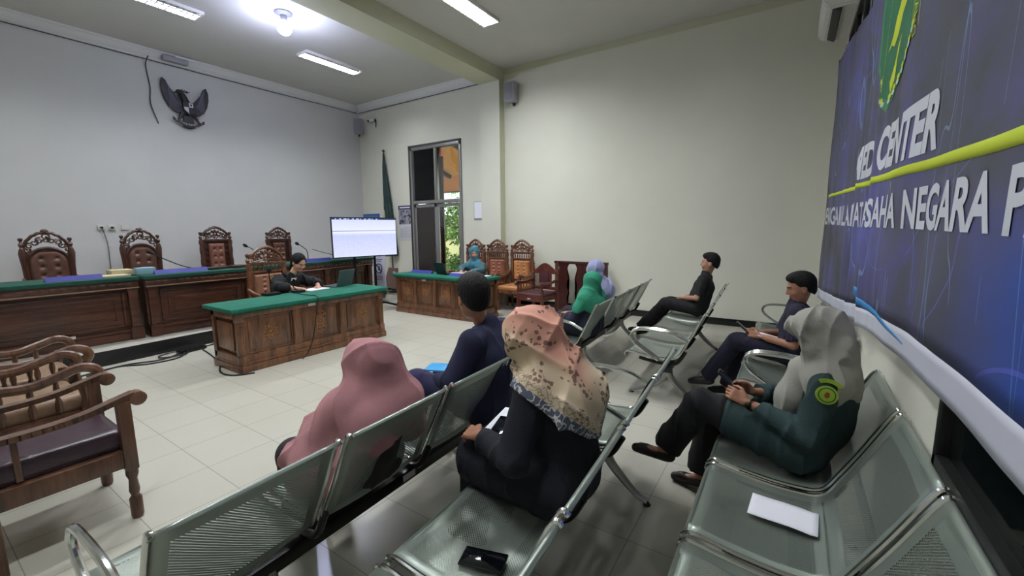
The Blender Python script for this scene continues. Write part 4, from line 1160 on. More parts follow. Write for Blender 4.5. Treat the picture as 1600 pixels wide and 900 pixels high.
# speakers, camera, air conditioner
def speaker(loc, rz, label):
    r = empty('wall_speaker', loc, rz, label=label, cat='speaker')
    b = B(); box(b, (.12, 0, 0), (.20, .24, .38), .025, seg=3); done('speaker_box', b, GREYP, r)
    b = B(); box(b, (.222, 0, 0), (.012, .20, .34), .005); done('grille', b, mat('grey_grille', (128, 128, 136), rough=.7, bump=.5, bscale=300), r)
    b = B(); bx(b, -.02, .04, -.02, .02, -.24, -.05, .005); done('bracket', b, BLACK_M, r)
speaker((-5.02, YB-.02, 4.42), -PI/2, 'grey wall speaker mounted right of the beam pillar')
speaker((-9.86, 7.60, 4.36), -PI/4, 'grey wall speaker high in the corner of the front wall')
r = empty('security_camera', (-9.42, YB, 4.52), label='small white security camera beside the corner speaker', cat='camera')
b = B(); lathe(b, [(.05, 0), (.05, -.03), (.03, -.04)], n=14, M=Matrix.Rotation(PI/2, 3, 'X')); done('mount', b, WHITE, r)
b = B(); tube(b, [(0, -.05, 0), (-.02, -.20, -.06)], [.035, .038], 12); done('camera_body', b, WHITE, r)
b = B(); tube(b, [(-.02, -.20, -.06), (-.022, -.215, -.066)], .03, 12); done('lens', b, BLACK, r)
b = B(); tube(b, spline([(.03, -.02, 0), (.07, -.04, -.08), (.05, -.03, -.2)], 4), .012, 6); done('camera_lead', b, BLACK, r)
ac = empty('air_conditioner', (XC, 6.85, 4.25), label='white split air conditioner high in the right corner', cat='air conditioner')
b = B(); prism(b, [(0, -.16), (.29, -.16), (.35, -.10), (.35, .12), (.29, .16), (0, .16)], -.54, .54, M=Matrix(((0, -1, 0, 0), (1, 0, 0, 0), (0, 0, 1, 0), (0, 0, 0, 1))))
bmesh.ops.recalc_face_normals(b, faces=b.faces[:]); bmesh.ops.bevel(b, geom=[e for e in b.edges if e.calc_face_angle(0) > .3], offset=.02, segments=3, affect='EDGES'); done('casing', b, WHITE, ac)
b = B(); box(b, (-.225, 0, -.150), (.14, .98, .04), .005, rot=(0, .5, 0)); done('air_slot', b, mat('dark_slot', (36, 36, 36), rough=.5), ac)
for k in range(2): b = B(); box(b, (-.16-.06*k, 0, -.172+.02*k), (.035, .97, .006), .002, rot=(0, .6, 0)); done('louvre', b, WHITE, ac)
b = B(); bx(b, -.354, -.348, -.4, -.3, .05, .07); done('front_badge', b, GREYP, ac)
# ------------------------------------------------------------------ television on its rolling stand
tl, tr_ = Vector((-7.37, 4.93, 0)), Vector((-7.12, 6.28, 0)); tm = (tl+tr_)/2; ang = math.atan2(tr_.y-tl.y, tr_.x-tl.x)-PI/2
tv = empty('television', (tm.x, tm.y, 1.50), ang, label='large flat television showing a pale blue document page', cat='television')
TW, TH = 1.40, .80
b = B(); bx(b, -.04, .0, -TW/2, TW/2, -TH/2, TH/2, .006); bx(b, -.09, -.03, -TW*.3, TW*.3, -TH*.35, TH*.2, .015); done('casing', b, BLACK, tv)
m = bpy.data.materials.new('screen_page'); m.use_nodes = True; N = NT(m)
tc = N.new('TexCoord'); sp = N.new('SeparateXYZ'); N.link(tc.outputs['Object'], sp.inputs[0]); z = sp.outputs[2]
col = N.ramp(N.math('ADD', N.math('DIVIDE', z, TH), .5), [(0, lin((222, 226, 255))), (.55, lin((200, 208, 250))), (.62, lin((232, 236, 255))), (1, lin((206, 214, 255)))])
fr = N.math('FRACT', N.math('MULTIPLY', z, 34.0)); ln = N.math('MULTIPLY', N.math('LESS_THAN', fr, .35), N.math('GREATER_THAN', N.noise(1.0, 3, N.obj((1, 40, 34))), .52))
inner = N.math('MULTIPLY', N.math('LESS_THAN', z, .08), N.math('GREATER_THAN', z, -.36))
col = N.mix(N.math('MULTIPLY', N.math('MULTIPLY', ln, inner), .28), col, lin((120, 130, 190)))
col = N.mix(N.math('MULTIPLY', N.math('LESS_THAN', z, .135), N.math('GREATER_THAN', z, .12)), col, lin((150, 160, 205)))
N.b.inputs['Base Color'].default_value = (.01, .01, .012, 1); N.b.inputs['Roughness'].default_value = .2
N.link(col, N.b.inputs['Emission Color']); N.b.inputs['Emission Strength'].default_value = 1.0
b = B(); bx(b, .0, .003, -TW/2+.015, TW/2-.015, -TH/2+.02, TH/2-.05); done('screen', b, m, tv)
b = B(); bx(b, .0, .0032, -TW/2+.015, TW/2-.015, TH/2-.05, TH/2-.015); done('screen_toolbar', b, mat('toolbar_dark', (30, 34, 60), rough=.3, emit=(60, 66, 110), es=.5), tv)
for k in range(11): b = B(); bx(b, .003, .004, -.62+k*.085, -.60+k*.085+.02*(k % 3), TH/2-.042, TH/2-.028); done('toolbar_icon', b, mat('toolbar_icon_white', (200, 205, 240), rough=.4, emit=(190, 200, 240), es=.8), tv)
st = empty('television_stand', (tm.x-.06, tm.y, 0), ang, label='black rolling stand carrying the television', cat='stand')
b = B(); 
for s in (-1, 1): bx(b, -.05, -.01, s*.22-.02, s*.22+.02, .10, 1.75, .005)
bx(b, -.06, -.0, -.3, .3, 1.38, 1.44, .005); done('post', b, BLACK_M, st)
b = B(); bx(b, -.05, -.01, -.48, .48, .07, .11, .01)
for s in (-1, 1): bx(b, -.32, .55, s*.42-.022, s*.42+.022, .07, .11, .01)
done('base_frame', b, BLACK_M, st)
for sx in (-.30, .52):
    for s in (-1, 1):
        b = B(); lathe(b, [(.035, -.014), (.04, -.008), (.04, .008), (.035, .014)], (sx, s*.42, .04), 14, M=Matrix.Rotation(PI/2, 3, 'X')); box(b, (sx, s*.42, .068), (.03, .035, .03), .004); done('caster', b, BLACK, st)
# blue sign above the television, poster stand, flag, calendar, notice
r = empty('blue_sign', (-9.55, YB, 1.95), label='small blue sign board on the wall peeking above the television', cat='sign'); b = B(); bx(b, -.55, .12, -.02, 0, -.12, .13, .004); done('board', b, mat('blue_sign_paint', (58, 84, 170), rough=.5), r); b = B(); bx(b, -.5, .07, -.024, -.02, .0, .09); done('sign_band', b, mat('teal_band', (66, 120, 150), rough=.5), r)
xb_ = empty('standing_notice', (-7.93, 6.45, .0), math.radians(0), label='white standing notice with a crossed-out circle symbol, under the television', cat='sign')
b = B(); box(b, (0, 0, .70), (.42, .012, .90), .004); done('notice_panel', b, mat('notice_white', (206, 206, 226), rough=.6), xb_)
b = B(); tube(b, [(.105*math.cos(2*PI*k/30), -.010, .76+.105*math.sin(2*PI*k/30)) for k in range(30)], .012, 6, close=True); tube(b, [(-.075, -.010, .835), (.075, -.010, .685)], .010, 6); ball(b, (0, -.008, .79), .03, (1, .2, 1)); box(b, (.01, -.009, .74), (.08, .006, .05), .002); done('prohibition_symbol', b, mat('dark_print', (48, 44, 66), rough=.6), xb_)
b = B()
for k, (w_, zz) in enumerate(((.26, 1.09), (.20, 1.05), (.24, .97), (.16, .93), (.22, .58), (.26, .54), (.18, .50))): box(b, (0, -.008, zz), (w_, .004, .016))
done('notice_text_lines', b, mat('notice_print', (120, 84, 104), rough=.6), xb_)
b = B(); box(b, (0, -.009, .29), (.42, .006, .07), .002); done('yellow_foot_band', b, mat('notice_yellow', (214, 170, 70), rough=.6), xb_)
b = B()
for s in (-1, 1): tube(b, [(s*.17, .04, .185), (0, .05, .6), (s*.17, .04, 1.1)], .008, 6); tube(b, [(s*.17, .04, .185), (s*.17, -.12, .185)], .008, 6)
done('x_stand', b, BLACK_M, xb_)
wp = empty('lectern_board', (-8.42, 7.15, .185), math.radians(-10), label='low brown wooden board stand behind the desk, below the flag', cat='board')
b = B(); prism(b, [(-.30, 0), (.30, 0), (.20, .50), (-.20, .50)], -.02, .02, M=Matrix(((0, 1, 0, 0), (1, 0, .25, 0), (0, 0, 1, 0), (0, 0, 0, 1)))); bmesh.ops.recalc_face_normals(b, faces=b.faces[:]); done('board', b, mat('brown_board', (98, 72, 62), rough=.5, var=.1), wp)
b = B(); box(b, (.12, .07, .40), (.10, .02, .035), .003); done('paper_tag', b, LABEL, wp)
b = B(); tube(b, [(0, .12, .5), (0, .22, .0)], .012, 6); done('prop_leg', b, BLACK_M, wp)
fl = empty('furled_flag', (-8.80, 7.60, .0), label='tall furled dark green flag leaning against the side wall', cat='flag')
b = B(); tube(b, [(.02, .02, .0), (-.25, .09, 3.68)], .016, 10); ball(b, (-.25, .09, 3.68), .035); done('flag_pole', b, mat('dark_pole', (44, 42, 38), rough=.4), fl)
b = B(); pts = spline([(-.24, .08, 3.60), (-.21, .07, 3.1), (-.15, .05, 2.5), (-.10, .03, 1.9), (-.06, .03, 1.3), (-.05, .03, .95)], 8); n = len(pts); rs = [.02+.13*min(1, (i/n)*1.15)**.9 for i in range(n)]
tb = bmesh.new(); tube(tb, pts, rs, 28)
for i, v in enumerate(tb.verts):
    k = i % 28; c_ = pts[min(i//28, n-1)]; v.co = c_+(v.co-c_)*(1+.20*math.cos(7*2*PI*k/28+i/28*.25)); v.co.y = min(v.co.y, .155)
join(b, tb); done('flag_cloth', b, mat('dark_green_flag', (38, 58, 58), rough=.8, var=.3, vscale=5), fl)
b = B(); tube(b, [(-.10, -.105, 2.15), (-.085, -.12, 2.0), (-.07, -.125, 1.85)], [.01, .022, .012], 8); done('gold_fringe', b, mat('pale_gold', (180, 176, 140), rough=.6), fl)
b = B(); lathe(b, [(.16, 0), (.16, .03), (.06, .06), (.04, .12)], n=20); done('pole_foot', b, BLACK_M, fl)
cl = empty('wall_calendar', (-8.43, YB, 1.82), label='wall calendar with dark photo and pale date sheet left of the glass door', cat='calendar')
b = B(); bx(b, -.24, .24, -.012, 0, -.44, .44, .002); done('sheet', b, mat('calendar_paper', (206, 206, 212), rough=.6), cl)
b = B(); bx(b, -.24, .24, -.015, -.012, .34, .44); done('header_band', b, mat('calendar_header', (40, 40, 84), rough=.5), cl)
b = B(); bx(b, -.19, .19, -.0165, -.015, .375, .405); done('header_print', b, PAPER, cl)
m = bpy.data.materials.new('calendar_photo'); m.use_nodes = True; N = NT(m); f = N.noise(9, 3, N.obj()); N.link(N.ramp(f, [(.42, lin((52, 52, 72))), (.55, lin((170, 170, 180))), (.62, lin((90, 90, 110)))]), N.b.inputs['Base Color'])
b = B(); bx(b, -.23, .23, -.015, -.012, -.04, .335); done('photo', b, m, cl)
b = B()
for rr in range(6): bx(b, -.02 if rr == 0 else -.2, .2, -.014, -.012, -.12-.05*rr, -.108-.05*rr)
done('date_lines', b, mat('calendar_print', (150, 150, 160), rough=.6), cl)
nt = empty('wall_notice', (-5.99, YB, 2.06), label='framed white notice sheet on the wall right of the glass door', cat='notice')
nt.location = (-5.99, YB, 2.06); b = B(); bx(b, -.12, .12, -.012, 0, -.21, .21, .003); done('frame', b, GREYP, nt); b = B(); bx(b, -.105, .105, -.015, -.010, -.17, .195); done('sheet', b, PAPER, nt)
nt.location = (-6.03, YB, 2.06)
# ------------------------------------------------------------------ things on the judges benches
BT = .185+.86
def name_board(x, y, w_, rz, label, z=BT):
    r = empty('name_board', (x, y, z), rz, label=label, cat='name board')
    b = B(); prism(b, [(-.045, 0), (.045, 0), (.0, .058)], -w_/2, w_/2, M=Matrix(((0, 1, 0, 0), (1, 0, 0, 0), (0, 0, 1, 0), (0, 0, 0, 1)))); bmesh.ops.recalc_face_normals(b, faces=b.faces[:]); done('board', b, BLUE, r); return r
name_board(-7.62, 1.40, .52, 0, 'blue name board in front of the leftmost judge chair')
name_board(-7.60, 2.54, .66, 0, 'blue name board on the middle judges bench, right of the light blue box')
name_board(-7.78, 4.86, .52, 0, 'blue name board on the judges bench behind the clerk, by the microphone')
def slab(name, loc, s, rz, m_, label, cat, bev=.004):
    b = B(); box(b, (0, 0, s[2]/2), s, bev); o = done(name, b, m_, label=label, cat=cat); o.location = loc; o.rotation_euler = (0, 0, rz); return o
slab('document_tray', (-7.72, 1.80, BT), (.24, .30, .022), .1, mat('cream_paper', (196, 182, 152), rough=.7), 'flat stack of cream papers right of the leftmost blue name board', 'papers')
slab('paper_stack', (-7.95, 1.93, BT), (.26, .24, .075), .0, mat('yellowed_paper', (190, 178, 140), rough=.7), 'taller stack of yellowed papers beside the light blue box', 'papers')
slab('tissue_box', (-7.78, 2.16, BT), (.13, .22, .095), 0, mat('light_blue_box', (140, 176, 190), rough=.6), 'light blue box on the left end of the middle judges bench', 'box', .01)
slab('dark_folder', (-7.74, 3.05, BT), (.26, .34, .03), .1, mat('dark_folder', (34, 28, 30), rough=.4), 'dark folder on the middle judges bench behind the desk microphone', 'folder')
slab('dark_book', (-7.66, 3.34, BT), (.2, .2, .045), .3, mat('brown_book', (66, 40, 34), rough=.4), 'small dark brown book at the right end of the middle judges bench', 'book')
def mic(loc, pts, label, rz=0, head=.022, base=(.16, .11)):
    r = empty('desk_microphone', loc, rz, label=label, cat='microphone')
    b = B(); box(b, (0, 0, .018), (base[0], base[1], .036), .012); done('base', b, BLACK, r)
    b = B(); tube(b, spline([(0, 0, .03)]+pts, 6), .0075, 8); done('gooseneck', b, BLACK_M, r)
    p = Vector(pts[-1]); q = Vector(pts[-2]); d = (p-q).normalized(); b = B(); tube(b, [p-d*.02, p, p+d*.02, p+d*.05, p+d*.065], [.010, .02, head+.004, head, .008], 12); done('microphone_head', b, mat('foam_black', (22, 22, 24), rough=.9), r)
mic((-7.72, 2.86, BT), [(.0, -.2, .06), (0, -.42, .17), (.0, -.62, .30)], 'long gooseneck microphone on the middle judges bench bending left over a chair', base=(.1, .1))
mic((-7.75, 3.72, BT), [(.0, -.02, .2), (0, -.08, .29), (.0, -.17, .345)], 'gooseneck microphone on the judges bench left of the clerk chair crest')
mic((-7.93, 4.74, BT), [(.0, 0, .12), (0, -.02, .22), (.0, -.10, .29), (.0, -.18, .34)], 'microphone on an upright stand behind the clerk, beside the television', head=.026)
wire('microphone_cable', [(-7.80, 4.76, BT+.24), (-7.8, 5.0, BT+.16), (-7.8, 5.3, BT+.08), (-7.85, 5.5, BT+.03)], .006, BLACK, 'thin cable sloping from the upright microphone toward the television')
# middle desk
DT = .77
mic((-5.93, 2.97, DT), [(.0, 0, .10), (.0, .0, .22), (.0, -.005, .30), (.02, -.01, .33)], 'short upright desk microphone nearest the left on the middle desk', head=.026, base=(.15, .20))
mic((-5.84, 3.30, DT), [(-.0, -.04, .06), (-.0, -.10, .16), (.0, -.155, .25)], 'gooseneck microphone on the middle desk leaning toward the clerk', base=(.12, .16))
wire('microphone_cable', [(-5.84, 3.24, DT+.012), (-5.5, 3.20, DT+.010), (-5.19, 3.19, DT+.01), (-5.165, 3.16, .66), (-5.18, 3.10, .3), (-5.16, 3.0, .09), (-5.15, 2.9, .01)], .006, BLACK, 'black cable draped over the front of the middle desk')
def laptop(loc, rz, m_, label, w_=.34, d_=.24, open_=105, screen=None):
    r = empty('laptop', loc, rz, label=label, cat='laptop')   # hinge side at -X, user sits at +X
    b = B(); box(b, (0, 0, .010), (d_, w_, .018), .005); done('keyboard_base', b, m_, r)
    b = B(); box(b, (.02, 0, .0195), (d_*.5, w_*.86, .002)); done('keys', b, BLACK, r)
    a = math.radians(open_); c_ = Vector((-d_/2+math.cos(PI-a)*-0+0, 0, .016)); dr = Vector((math.cos(a), 0, math.sin(a)))
    b = B(); M_ = Matrix.Translation(c_+dr*d_*.5) @ Euler((0, -a, 0)).to_matrix().to_4x4(); t = bmesh.new(); bmesh.ops.create_cube(t, size=1); bmesh.ops.transform(t, matrix=Matrix.Diagonal((d_, w_, .008, 1)), verts=t.verts[:]); bmesh.ops.bevel(t, geom=t.edges[:], offset=.003, segments=1, affect='EDGES'); join(b, t, M_); l = done('lid', b, m_, r)
    b = B(); t = bmesh.new(); bmesh.ops.create_cube(t, size=1); bmesh.ops.transform(t, matrix=Matrix.Translation((0, 0, -.0046)) @ Matrix.Diagonal((d_*.9, w_*.92, .001, 1)), verts=t.verts[:]); join(b, t, M_); done('screen', b, screen or SCREEN_OFF, l)
    return r
laptop((-5.98, 4.03, DT), PI+.28, mat('grey_laptop', (84, 100, 104), rough=.4, metal=.3), 'open grey laptop on the middle desk right of the clerk', .36, .26, 108)
slab('open_notebook', (-5.90, 3.60, DT), (.24, .32, .014), .1, PAPER, 'open white notebook under the hands of the clerk', 'notebook')
slab('loose_paper', (-6.02, 3.33, DT), (.18, .12, .004), -.2, PAPER, 'small white paper on the middle desk behind the microphones', 'paper', 0)
# right desk
laptop((-5.62, 6.20, DT), -PI/2-.2+PI, mat('black_laptop', (18, 19, 22), rough=.35), 'open black laptop on the right desk, its back to the room', .34, .24, 112)
name_board(-6.22, 6.13, .56, -PI/2, 'blue name board on the right desk left of the black laptop', DT)
name_board(-5.20, 6.02, .34, -PI/2, 'blue name board on the right desk right of the black laptop', DT)
slab('white_papers', (-4.82, 6.24, DT), (.34, .22, .010), .1, PAPER, 'white sheets of paper at the right end of the right desk', 'paper', 0)
slab('open_book', (-5.52, 6.36, DT), (.30, .20, .014), .2, PAPER, 'open book in front of the woman in teal headscarf', 'book')
# floor cables and hub
M_CB = mat('black_cable', (22, 22, 24), rough=.5)
slab('power_strip', (-6.86, 2.30, 0), (.10, .34, .05), .15, BLACK, 'black power strip lying on the floor amid the cables by the platform', 'power strip', .01)
wire('floor_cable', [(-6.85, 2.2, .012), (-6.7, 1.9, .01), (-6.82, 1.6, .01), (-6.78, 1.35, .01), (-6.7, 1.1, .01)], .009, M_CB, 'black cable from the power strip running left along the platform')
wire('floor_cable', [(-6.80, 2.2, .014), (-6.60, 2.05, .012), (-6.62, 1.75, .01), (-6.8, 1.5, .012), (-6.65, 1.2, .01)], .009, M_CB, 'second black cable curving left from the power strip in the foreground')
wire('floor_cable', [(-6.78, 2.4, .012), (-6.4, 2.35, .01), (-5.9, 2.25, .01), (-5.5, 2.1, .01), (-5.25, 2.12, .01), (-5.12, 2.3, .01)], .009, M_CB, 'black cable from the power strip to the corner of the middle desk')
wire('floor_cable', [(-6.9, 2.45, .012), (-7.0, 2.7, .01), (-6.95, 3.0, .01), (-6.98, 3.6, .01), (-7.0, 4.4, .01)], .009, M_CB, 'black cable running right along the platform from the power strip')
lp = [(-6.82+.13*math.cos(a)*(1+.1*math.sin(3*a)), 2.08+.16*math.sin(a), .016) for a in [2*PI*k/24 for k in range(24)]]
b = B(); tube(b, lp, .009, 6, close=True); done('cable_coil', b, M_CB, label='small loop of black cable beside the power strip', cat='cable')
# phone and paper on the seats
def phone(name, loc, rot, label, w_=.075, l_=.158, cat='phone', col=None):
    r = empty(name, loc, label=label, cat=cat); r.rotation_euler = rot
    b = B(); box(b, (0, 0, .0045), (w_, l_, .009), .0044, seg=3); done('phone_case', b, col or BLACK, r)
    b = B(); box(b, (0, 0, .0092), (w_-.006, l_-.006, .0012), .0005); done('screen', b, SCREEN_OFF, r); return r
phone('mobile_phone', (-.885, 1.13, .412), (.0, .0, math.radians(-73)), 'black mobile phone lying on the empty steel seat of the second row', .092, .172)
b = B(); G = [[b.verts.new((-.125+.25*i/10, -.085+.17*j/6, .0)) for j in range(7)] for i in range(11)]
for i in range(11):
    for j in range(7): v = G[i][j]; v.co.z = .006+.012*((i/10)**2)*abs(math.sin(i*.35))
for i in range(10):
    for j in range(6): b.faces.new((G[i][j], G[i+1][j], G[i+1][j+1], G[i][j+1]))
o = done('sheet_of_paper', b, PAPER, smooth=True, label='white sheet of paper on the steel seat next to the woman in green uniform', cat='paper'); o.location = (.052, 2.03, .415); o.rotation_euler = (0, .02, -.06)
md = o.modifiers.new('thickness', 'SOLIDIFY'); md.thickness = .0008
# white sticker labels on the bench beams
# ------------------------------------------------------------------ people
def skin(name, rgb):
    return [mat(name, rgb, rough=.5, var=.08, vscale=30, spec=.35), mat(name+'_lips', tuple(int(a*b) for a, b in zip(rgb, (.95, .62, .60))), rough=.45),
            mat('eyebrow_hair', (34, 26, 22), rough=.8), mat('eye_white', (205, 200, 192), rough=.3), mat('eye_iris', (24, 16, 12), rough=.15)]
SK_M = skin('tan_skin', (158, 112, 88)); SK_L = skin('light_skin', (196, 150, 126))
HAIR = mat('black_hair', (14, 12, 12), rough=.6, spec=.25, var=.3, vscale=60, bump=.6, bscale=160)
V3 = lambda *a: np.array(a, float)
def nrm(v): return v/np.linalg.norm(v)
def frame(fwd, up):
    f = nrm(V3(*fwd)); u = V3(*up); l = nrm(np.cross(u, f)); u = np.cross(f, l); return np.array([f, l, u])   # rows
def headpt(c, F, p, s=1.0): return c+s*(F[0]*p[0]+F[1]*p[1]+F[2]*p[2])
def do_head(S, c, F, s):
    E = lambda p, r, k=.012, sub=False: S.ell(headpt(c, F, p, s), V3(*r)*s, k*s, sub, F)
    C = lambda a, b, r1, r2, k=.01, sub=False: S.cap(headpt(c, F, a, s), headpt(c, F, b, s), r1*s, r2*s, k*s, sub)
    E((-.012, 0, .035), (.098, .078, .095)); E((.022, 0, -.02), (.072, .068, .085), .03)
    C((.02, .035, -.07), (.062, .012, -.098), .022, .017, .03); C((.02, -.035, -.07), (.062, -.012, -.098), .022, .017, .03)
    E((.066, 0, -.095), (.018, .020, .018), .02)
    for q in (-1, 1):
        E((.064, q*.036, -.028), (.022, .024, .020), .025)               # cheek
        E((.092, q*.030, .010), (.014, .016, .012), .012, True)          # eye socket
        E((.078, q*.030, .008), (.013, .0135, .0115), .004)              # eyeball
        C((.080, q*.043, .0), (.089, q*.018, .001), .003, .003, .006)     # lower lid
        E((-.004, q*.080, -.008), (.022, .008, .032), .008); E((.002, q*.088, -.006), (.011, .005, .018), .004, True)
    C((.084, .035, .030), (.090, .012, .028), .007, .007, .015); C((.084, -.035, .030), (.090, -.012, .028), .007, .007, .015)
    C((.088, 0, .020), (.108, 0, -.022), .007, .011, .012); E((.102, .011, -.027), (.009, .006, .006), .008); E((.102, -.011, -.027), (.009, .006, .006), .008)
    E((.088, 0, -.055), (.011, .022, .0055), .006); E((.086, 0, -.065), (.011, .018, .0065), .006)
    C((.096, -.02, -.0598), (.096, .02, -.0598), .0018, .0018, .003, True)
def face_mats(P, Q, c, F, s):
    cen = P[Q].mean(1); L = (cen-c)@F.T/s; x, y, z = L[:, 0], L[:, 1], L[:, 2]; ay = np.abs(y)
    mi = np.zeros(len(Q), int)
    mi[(x > .07) & (ay < .022) & (z < -.050) & (z > -.072)] = 1
    mi[(x > .06) & (ay > .012) & (ay < .046) & (np.abs(z-.031+.15*(ay-.03)) < .0038)] = 2
    ey = (x > .074) & (((ay-.030)/.0125)**2+((z-.006)/.0048)**2 < 1)
    mi[ey] = 3; mi[ey & (((ay-.030)/.006)**2+((z-.006)/.0065)**2 < 1)] = 4
    mi[(x > .072) & (np.abs(ay-.030) < .015) & (np.abs(z-.0125+2.2*(ay-.03)**2*10) < .0016)] = 2
    return mi
def do_hand(S, w, d, up, side, curl=.5, s=1.0, spread=1.0, thumb=.5):
    d = nrm(V3(*d)); up = V3(*up); up = nrm(up-d*(up@d)); lat = nrm(np.cross(up, d))*side   # toward the thumb
    for i in range(4):
        S.cap(w+d*.012*s+lat*(1.2-i)*.010*s, w+d*.084*s+lat*(1.5-i)*.0195*s*spread, .0145*s, .0115*s, .012)
    for i, ln in enumerate((.92, 1.0, .94, .74)):
        p = w+d*.084*s+lat*(1.5-i)*.0195*s*spread; a = curl*(.9+.08*i)
        for j, (sl, r) in enumerate(((.043, .0098), (.027, .0088), (.022, .0080))):
            a2 = a*(.7+.75*j); q = p+(d*math.cos(a2)-up*math.sin(a2))*sl*ln*s
            S.cap(p, q, r*s, (r-.0008)*s, .003); p = q
    p = w+d*.026*s+lat*.026*s; q = p+nrm(d*.75+lat*.62-up*.28)*.045*s; S.cap(p, q, .0135*s, .0108*s, .012)
    t = q+nrm(d*(1.0)+lat*(.5-thumb)-up*(.25+.4*thumb))*.030*s; S.cap(q, t, .0105*s, .0095*s, .004)
    t2 = t+nrm(d*1.0+lat*(.2-thumb)-up*(.3+.5*thumb))*.022*s; S.cap(t, t2, .0095*s, .0080*s, .004)
def folds(seed, amp, f=28.0, dirs=3, vertical=.25):
    rnd = np.random.RandomState(seed); K = []; f = f*2.2
    for i in range(dirs):
        a = rnd.rand()*2*PI; K.append((math.cos(a)*f*(.7+.6*rnd.rand()), math.sin(a)*f*(.7+.6*rnd.rand()), f*vertical*(rnd.rand()-.5)*2, rnd.rand()*6, 4+rnd.rand()*5))
    def fn(X, Y, Z):
        d = 0
        for i, (kx, ky, kz, ph, w) in enumerate(K):
            g = np.clip(.5+.9*np.sin((7+i)*X+6*Z+seed+i*2)*np.sin(7*Y-(5+i)*Z+seed*2), 0, 1)
            q = kx*X+ky*Y+kz*Z+ph+1.2*np.sin(w*Z*1.5+ph)+1.0*np.sin(w*(X-Y)+2*ph)
            d = d-g*(1-np.abs(np.sin(q*.5)))**2.0
        return ((d+.35)*amp*2.3).astype(np.float32)
    return fn
def person(label, loc, ang, s=1.0, lean=0, slump=0, side=0, twist=0, head=None, hf=(1, 0, -.2), hu=(0, 0, 1), hs=1.0,
           el=None, wr=None, hd=None, hup=None, curl=(.5, .5), kn=None, an=None, toe=None, sk=None, ov=None, group=None, h=.0052, hips=.09):
    """all joints local: +X forward, +Y left; index 0 = left, 1 = right"""
    J = {}
    th = math.radians(lean); t2 = math.radians(lean+slump); sd = math.radians(side); tw = math.radians(twist)
    J['pel'] = V3(0, 0, .555); u1 = nrm(V3(math.sin(th), math.sin(sd), math.cos(th))); u2 = nrm(V3(math.sin(t2), math.sin(sd), math.cos(t2)))
    J['waist'] = J['pel']+u1*.15*s; J['chest'] = J['pel']+u1*.30*s; J['neck'] = J['chest']+u2*.165*s
    J['head'] = J['neck']+nrm(u2*.8+V3(.25, 0, .3))*.145*s if head is None else V3(*head)
    for k_, v_ in (ov or {}).items(): J[k_] = V3(*v_)
    if head is None and ov and 'neck' in ov: J['head'] = J['neck']+V3(.04, 0, .14)
    ct, st = math.cos(tw), math.sin(tw); lat = V3(-st, ct, 0)
    J['sh'] = [J['neck']-u2*.045+lat*.175*s, J['neck']-u2*.045-lat*.175*s]
    J['el'] = [V3(*p) for p in (el or [(.08, .26, .70), (.08, -.26, .70)])]
    J['wr'] = [V3(*p) for p in (wr or [(.30, .10, .66), (.30, -.10, .66)])]
    J['hd'] = [V3(*p) for p in (hd or [(.6, -.7, -.1), (.6, .7, -.1)])]
    J['hup'] = [V3(*p) for p in (hup or [(0, .2, 1), (0, -.2, 1)])]
    J['hip'] = [V3(0, hips, .54), V3(0, -hips, .54)]
    J['kn'] = [V3(*p) for p in (kn or [(.44, .11, .545), (.44, -.11, .545)])]
    J['an'] = [V3(*p) for p in (an or [(.46, .11, .09), (.46, -.11, .09)])]
    J['toe'] = [V3(*p) for p in (toe or [(.61, .12, .03), (.61, -.12, .03)])]
    F = frame(hf, hu); J['F'] = F; J['hs'] = hs*s; J['s'] = s; J['u2'] = u2; J['u1'] = u1; J['lat'] = lat
    allp = np.array([J['pel'], J['neck'], J['head']]+J['sh']+J['el']+J['wr']+J['kn']+J['an']+J['toe'])
    lo = allp.min(0)-.20; hi = allp.max(0)+.20; lo[2] = max(lo[2], -.01); J['lo'], J['hi'] = lo, hi
    r = empty('person', loc, ang, label=label, cat='person', group=group); J['root'] = r
    S = SDF(lo, hi, h)
    S.ell(J['pel'], (.12, .155, .11), .03); S.cap(J['pel'], J['waist'], .10, .095, .04); S.cap(J['waist'], J['chest'], .095, .105, .05)
    S.cap(J['chest']+lat*.06*s, J['chest']-lat*.06*s, .095*s, .095*s, .04)
    S.cap(J['sh'][0], J['sh'][1], .045, .045, .05); S.cap(J['neck']-u2*.04, J['head']-F[2]*.05*s+F[0]*-.01, .054*s, .048*s, .03)
    for i, q in enumerate((1, -1)):
        S.cap(J['sh'][i], J['el'][i], .044*s, .037*s, .02); S.cap(J['el'][i], J['wr'][i]-nrm(J['wr'][i]-J['el'][i])*.08, .037*s, .033*s, .015); S.cap(J['wr'][i]-nrm(J['wr'][i]-J['el'][i])*.08, J['wr'][i], .033*s, .022*s, .01)
        do_hand(S, J['wr'][i], J['hd'][i], J['hup'][i], -q if True else q, curl[i], .98*s)
        S.cap(J['hip'][i], J['kn'][i], .080, .055, .03); S.cap(J['kn'][i], J['an'][i], .052, .034, .02)
        ft = J['toe'][i]-J['an'][i]
        S.cap(J['an'][i]-nrm(ft)*.03+V3(0, 0, -.03), J['toe'][i], .030, .022, .02)
    do_head(S, J['head'], F, J['hs'])
    P, Q = S.mesh(); mi = face_mats(P, Q, J['head'], F, J['hs'])
    np_mesh('body', P, Q, sk or SK_M, r, mi)
    return J
def garment(J, name, m, fn, h=.0065, fold=None, label=None, ext=.0, mats_by=None):
    S = SDF(J['lo']-ext, J['hi']+ext, h); fn(S)
    if fold: S.warp(fold)
    P, Q = S.mesh(); P = P.copy(); P[:, 2] = np.maximum(P[:, 2], .002)
    return np_mesh(name, P, Q, m, J['root'], mats_by(P, Q) if mats_by else None, label=label)
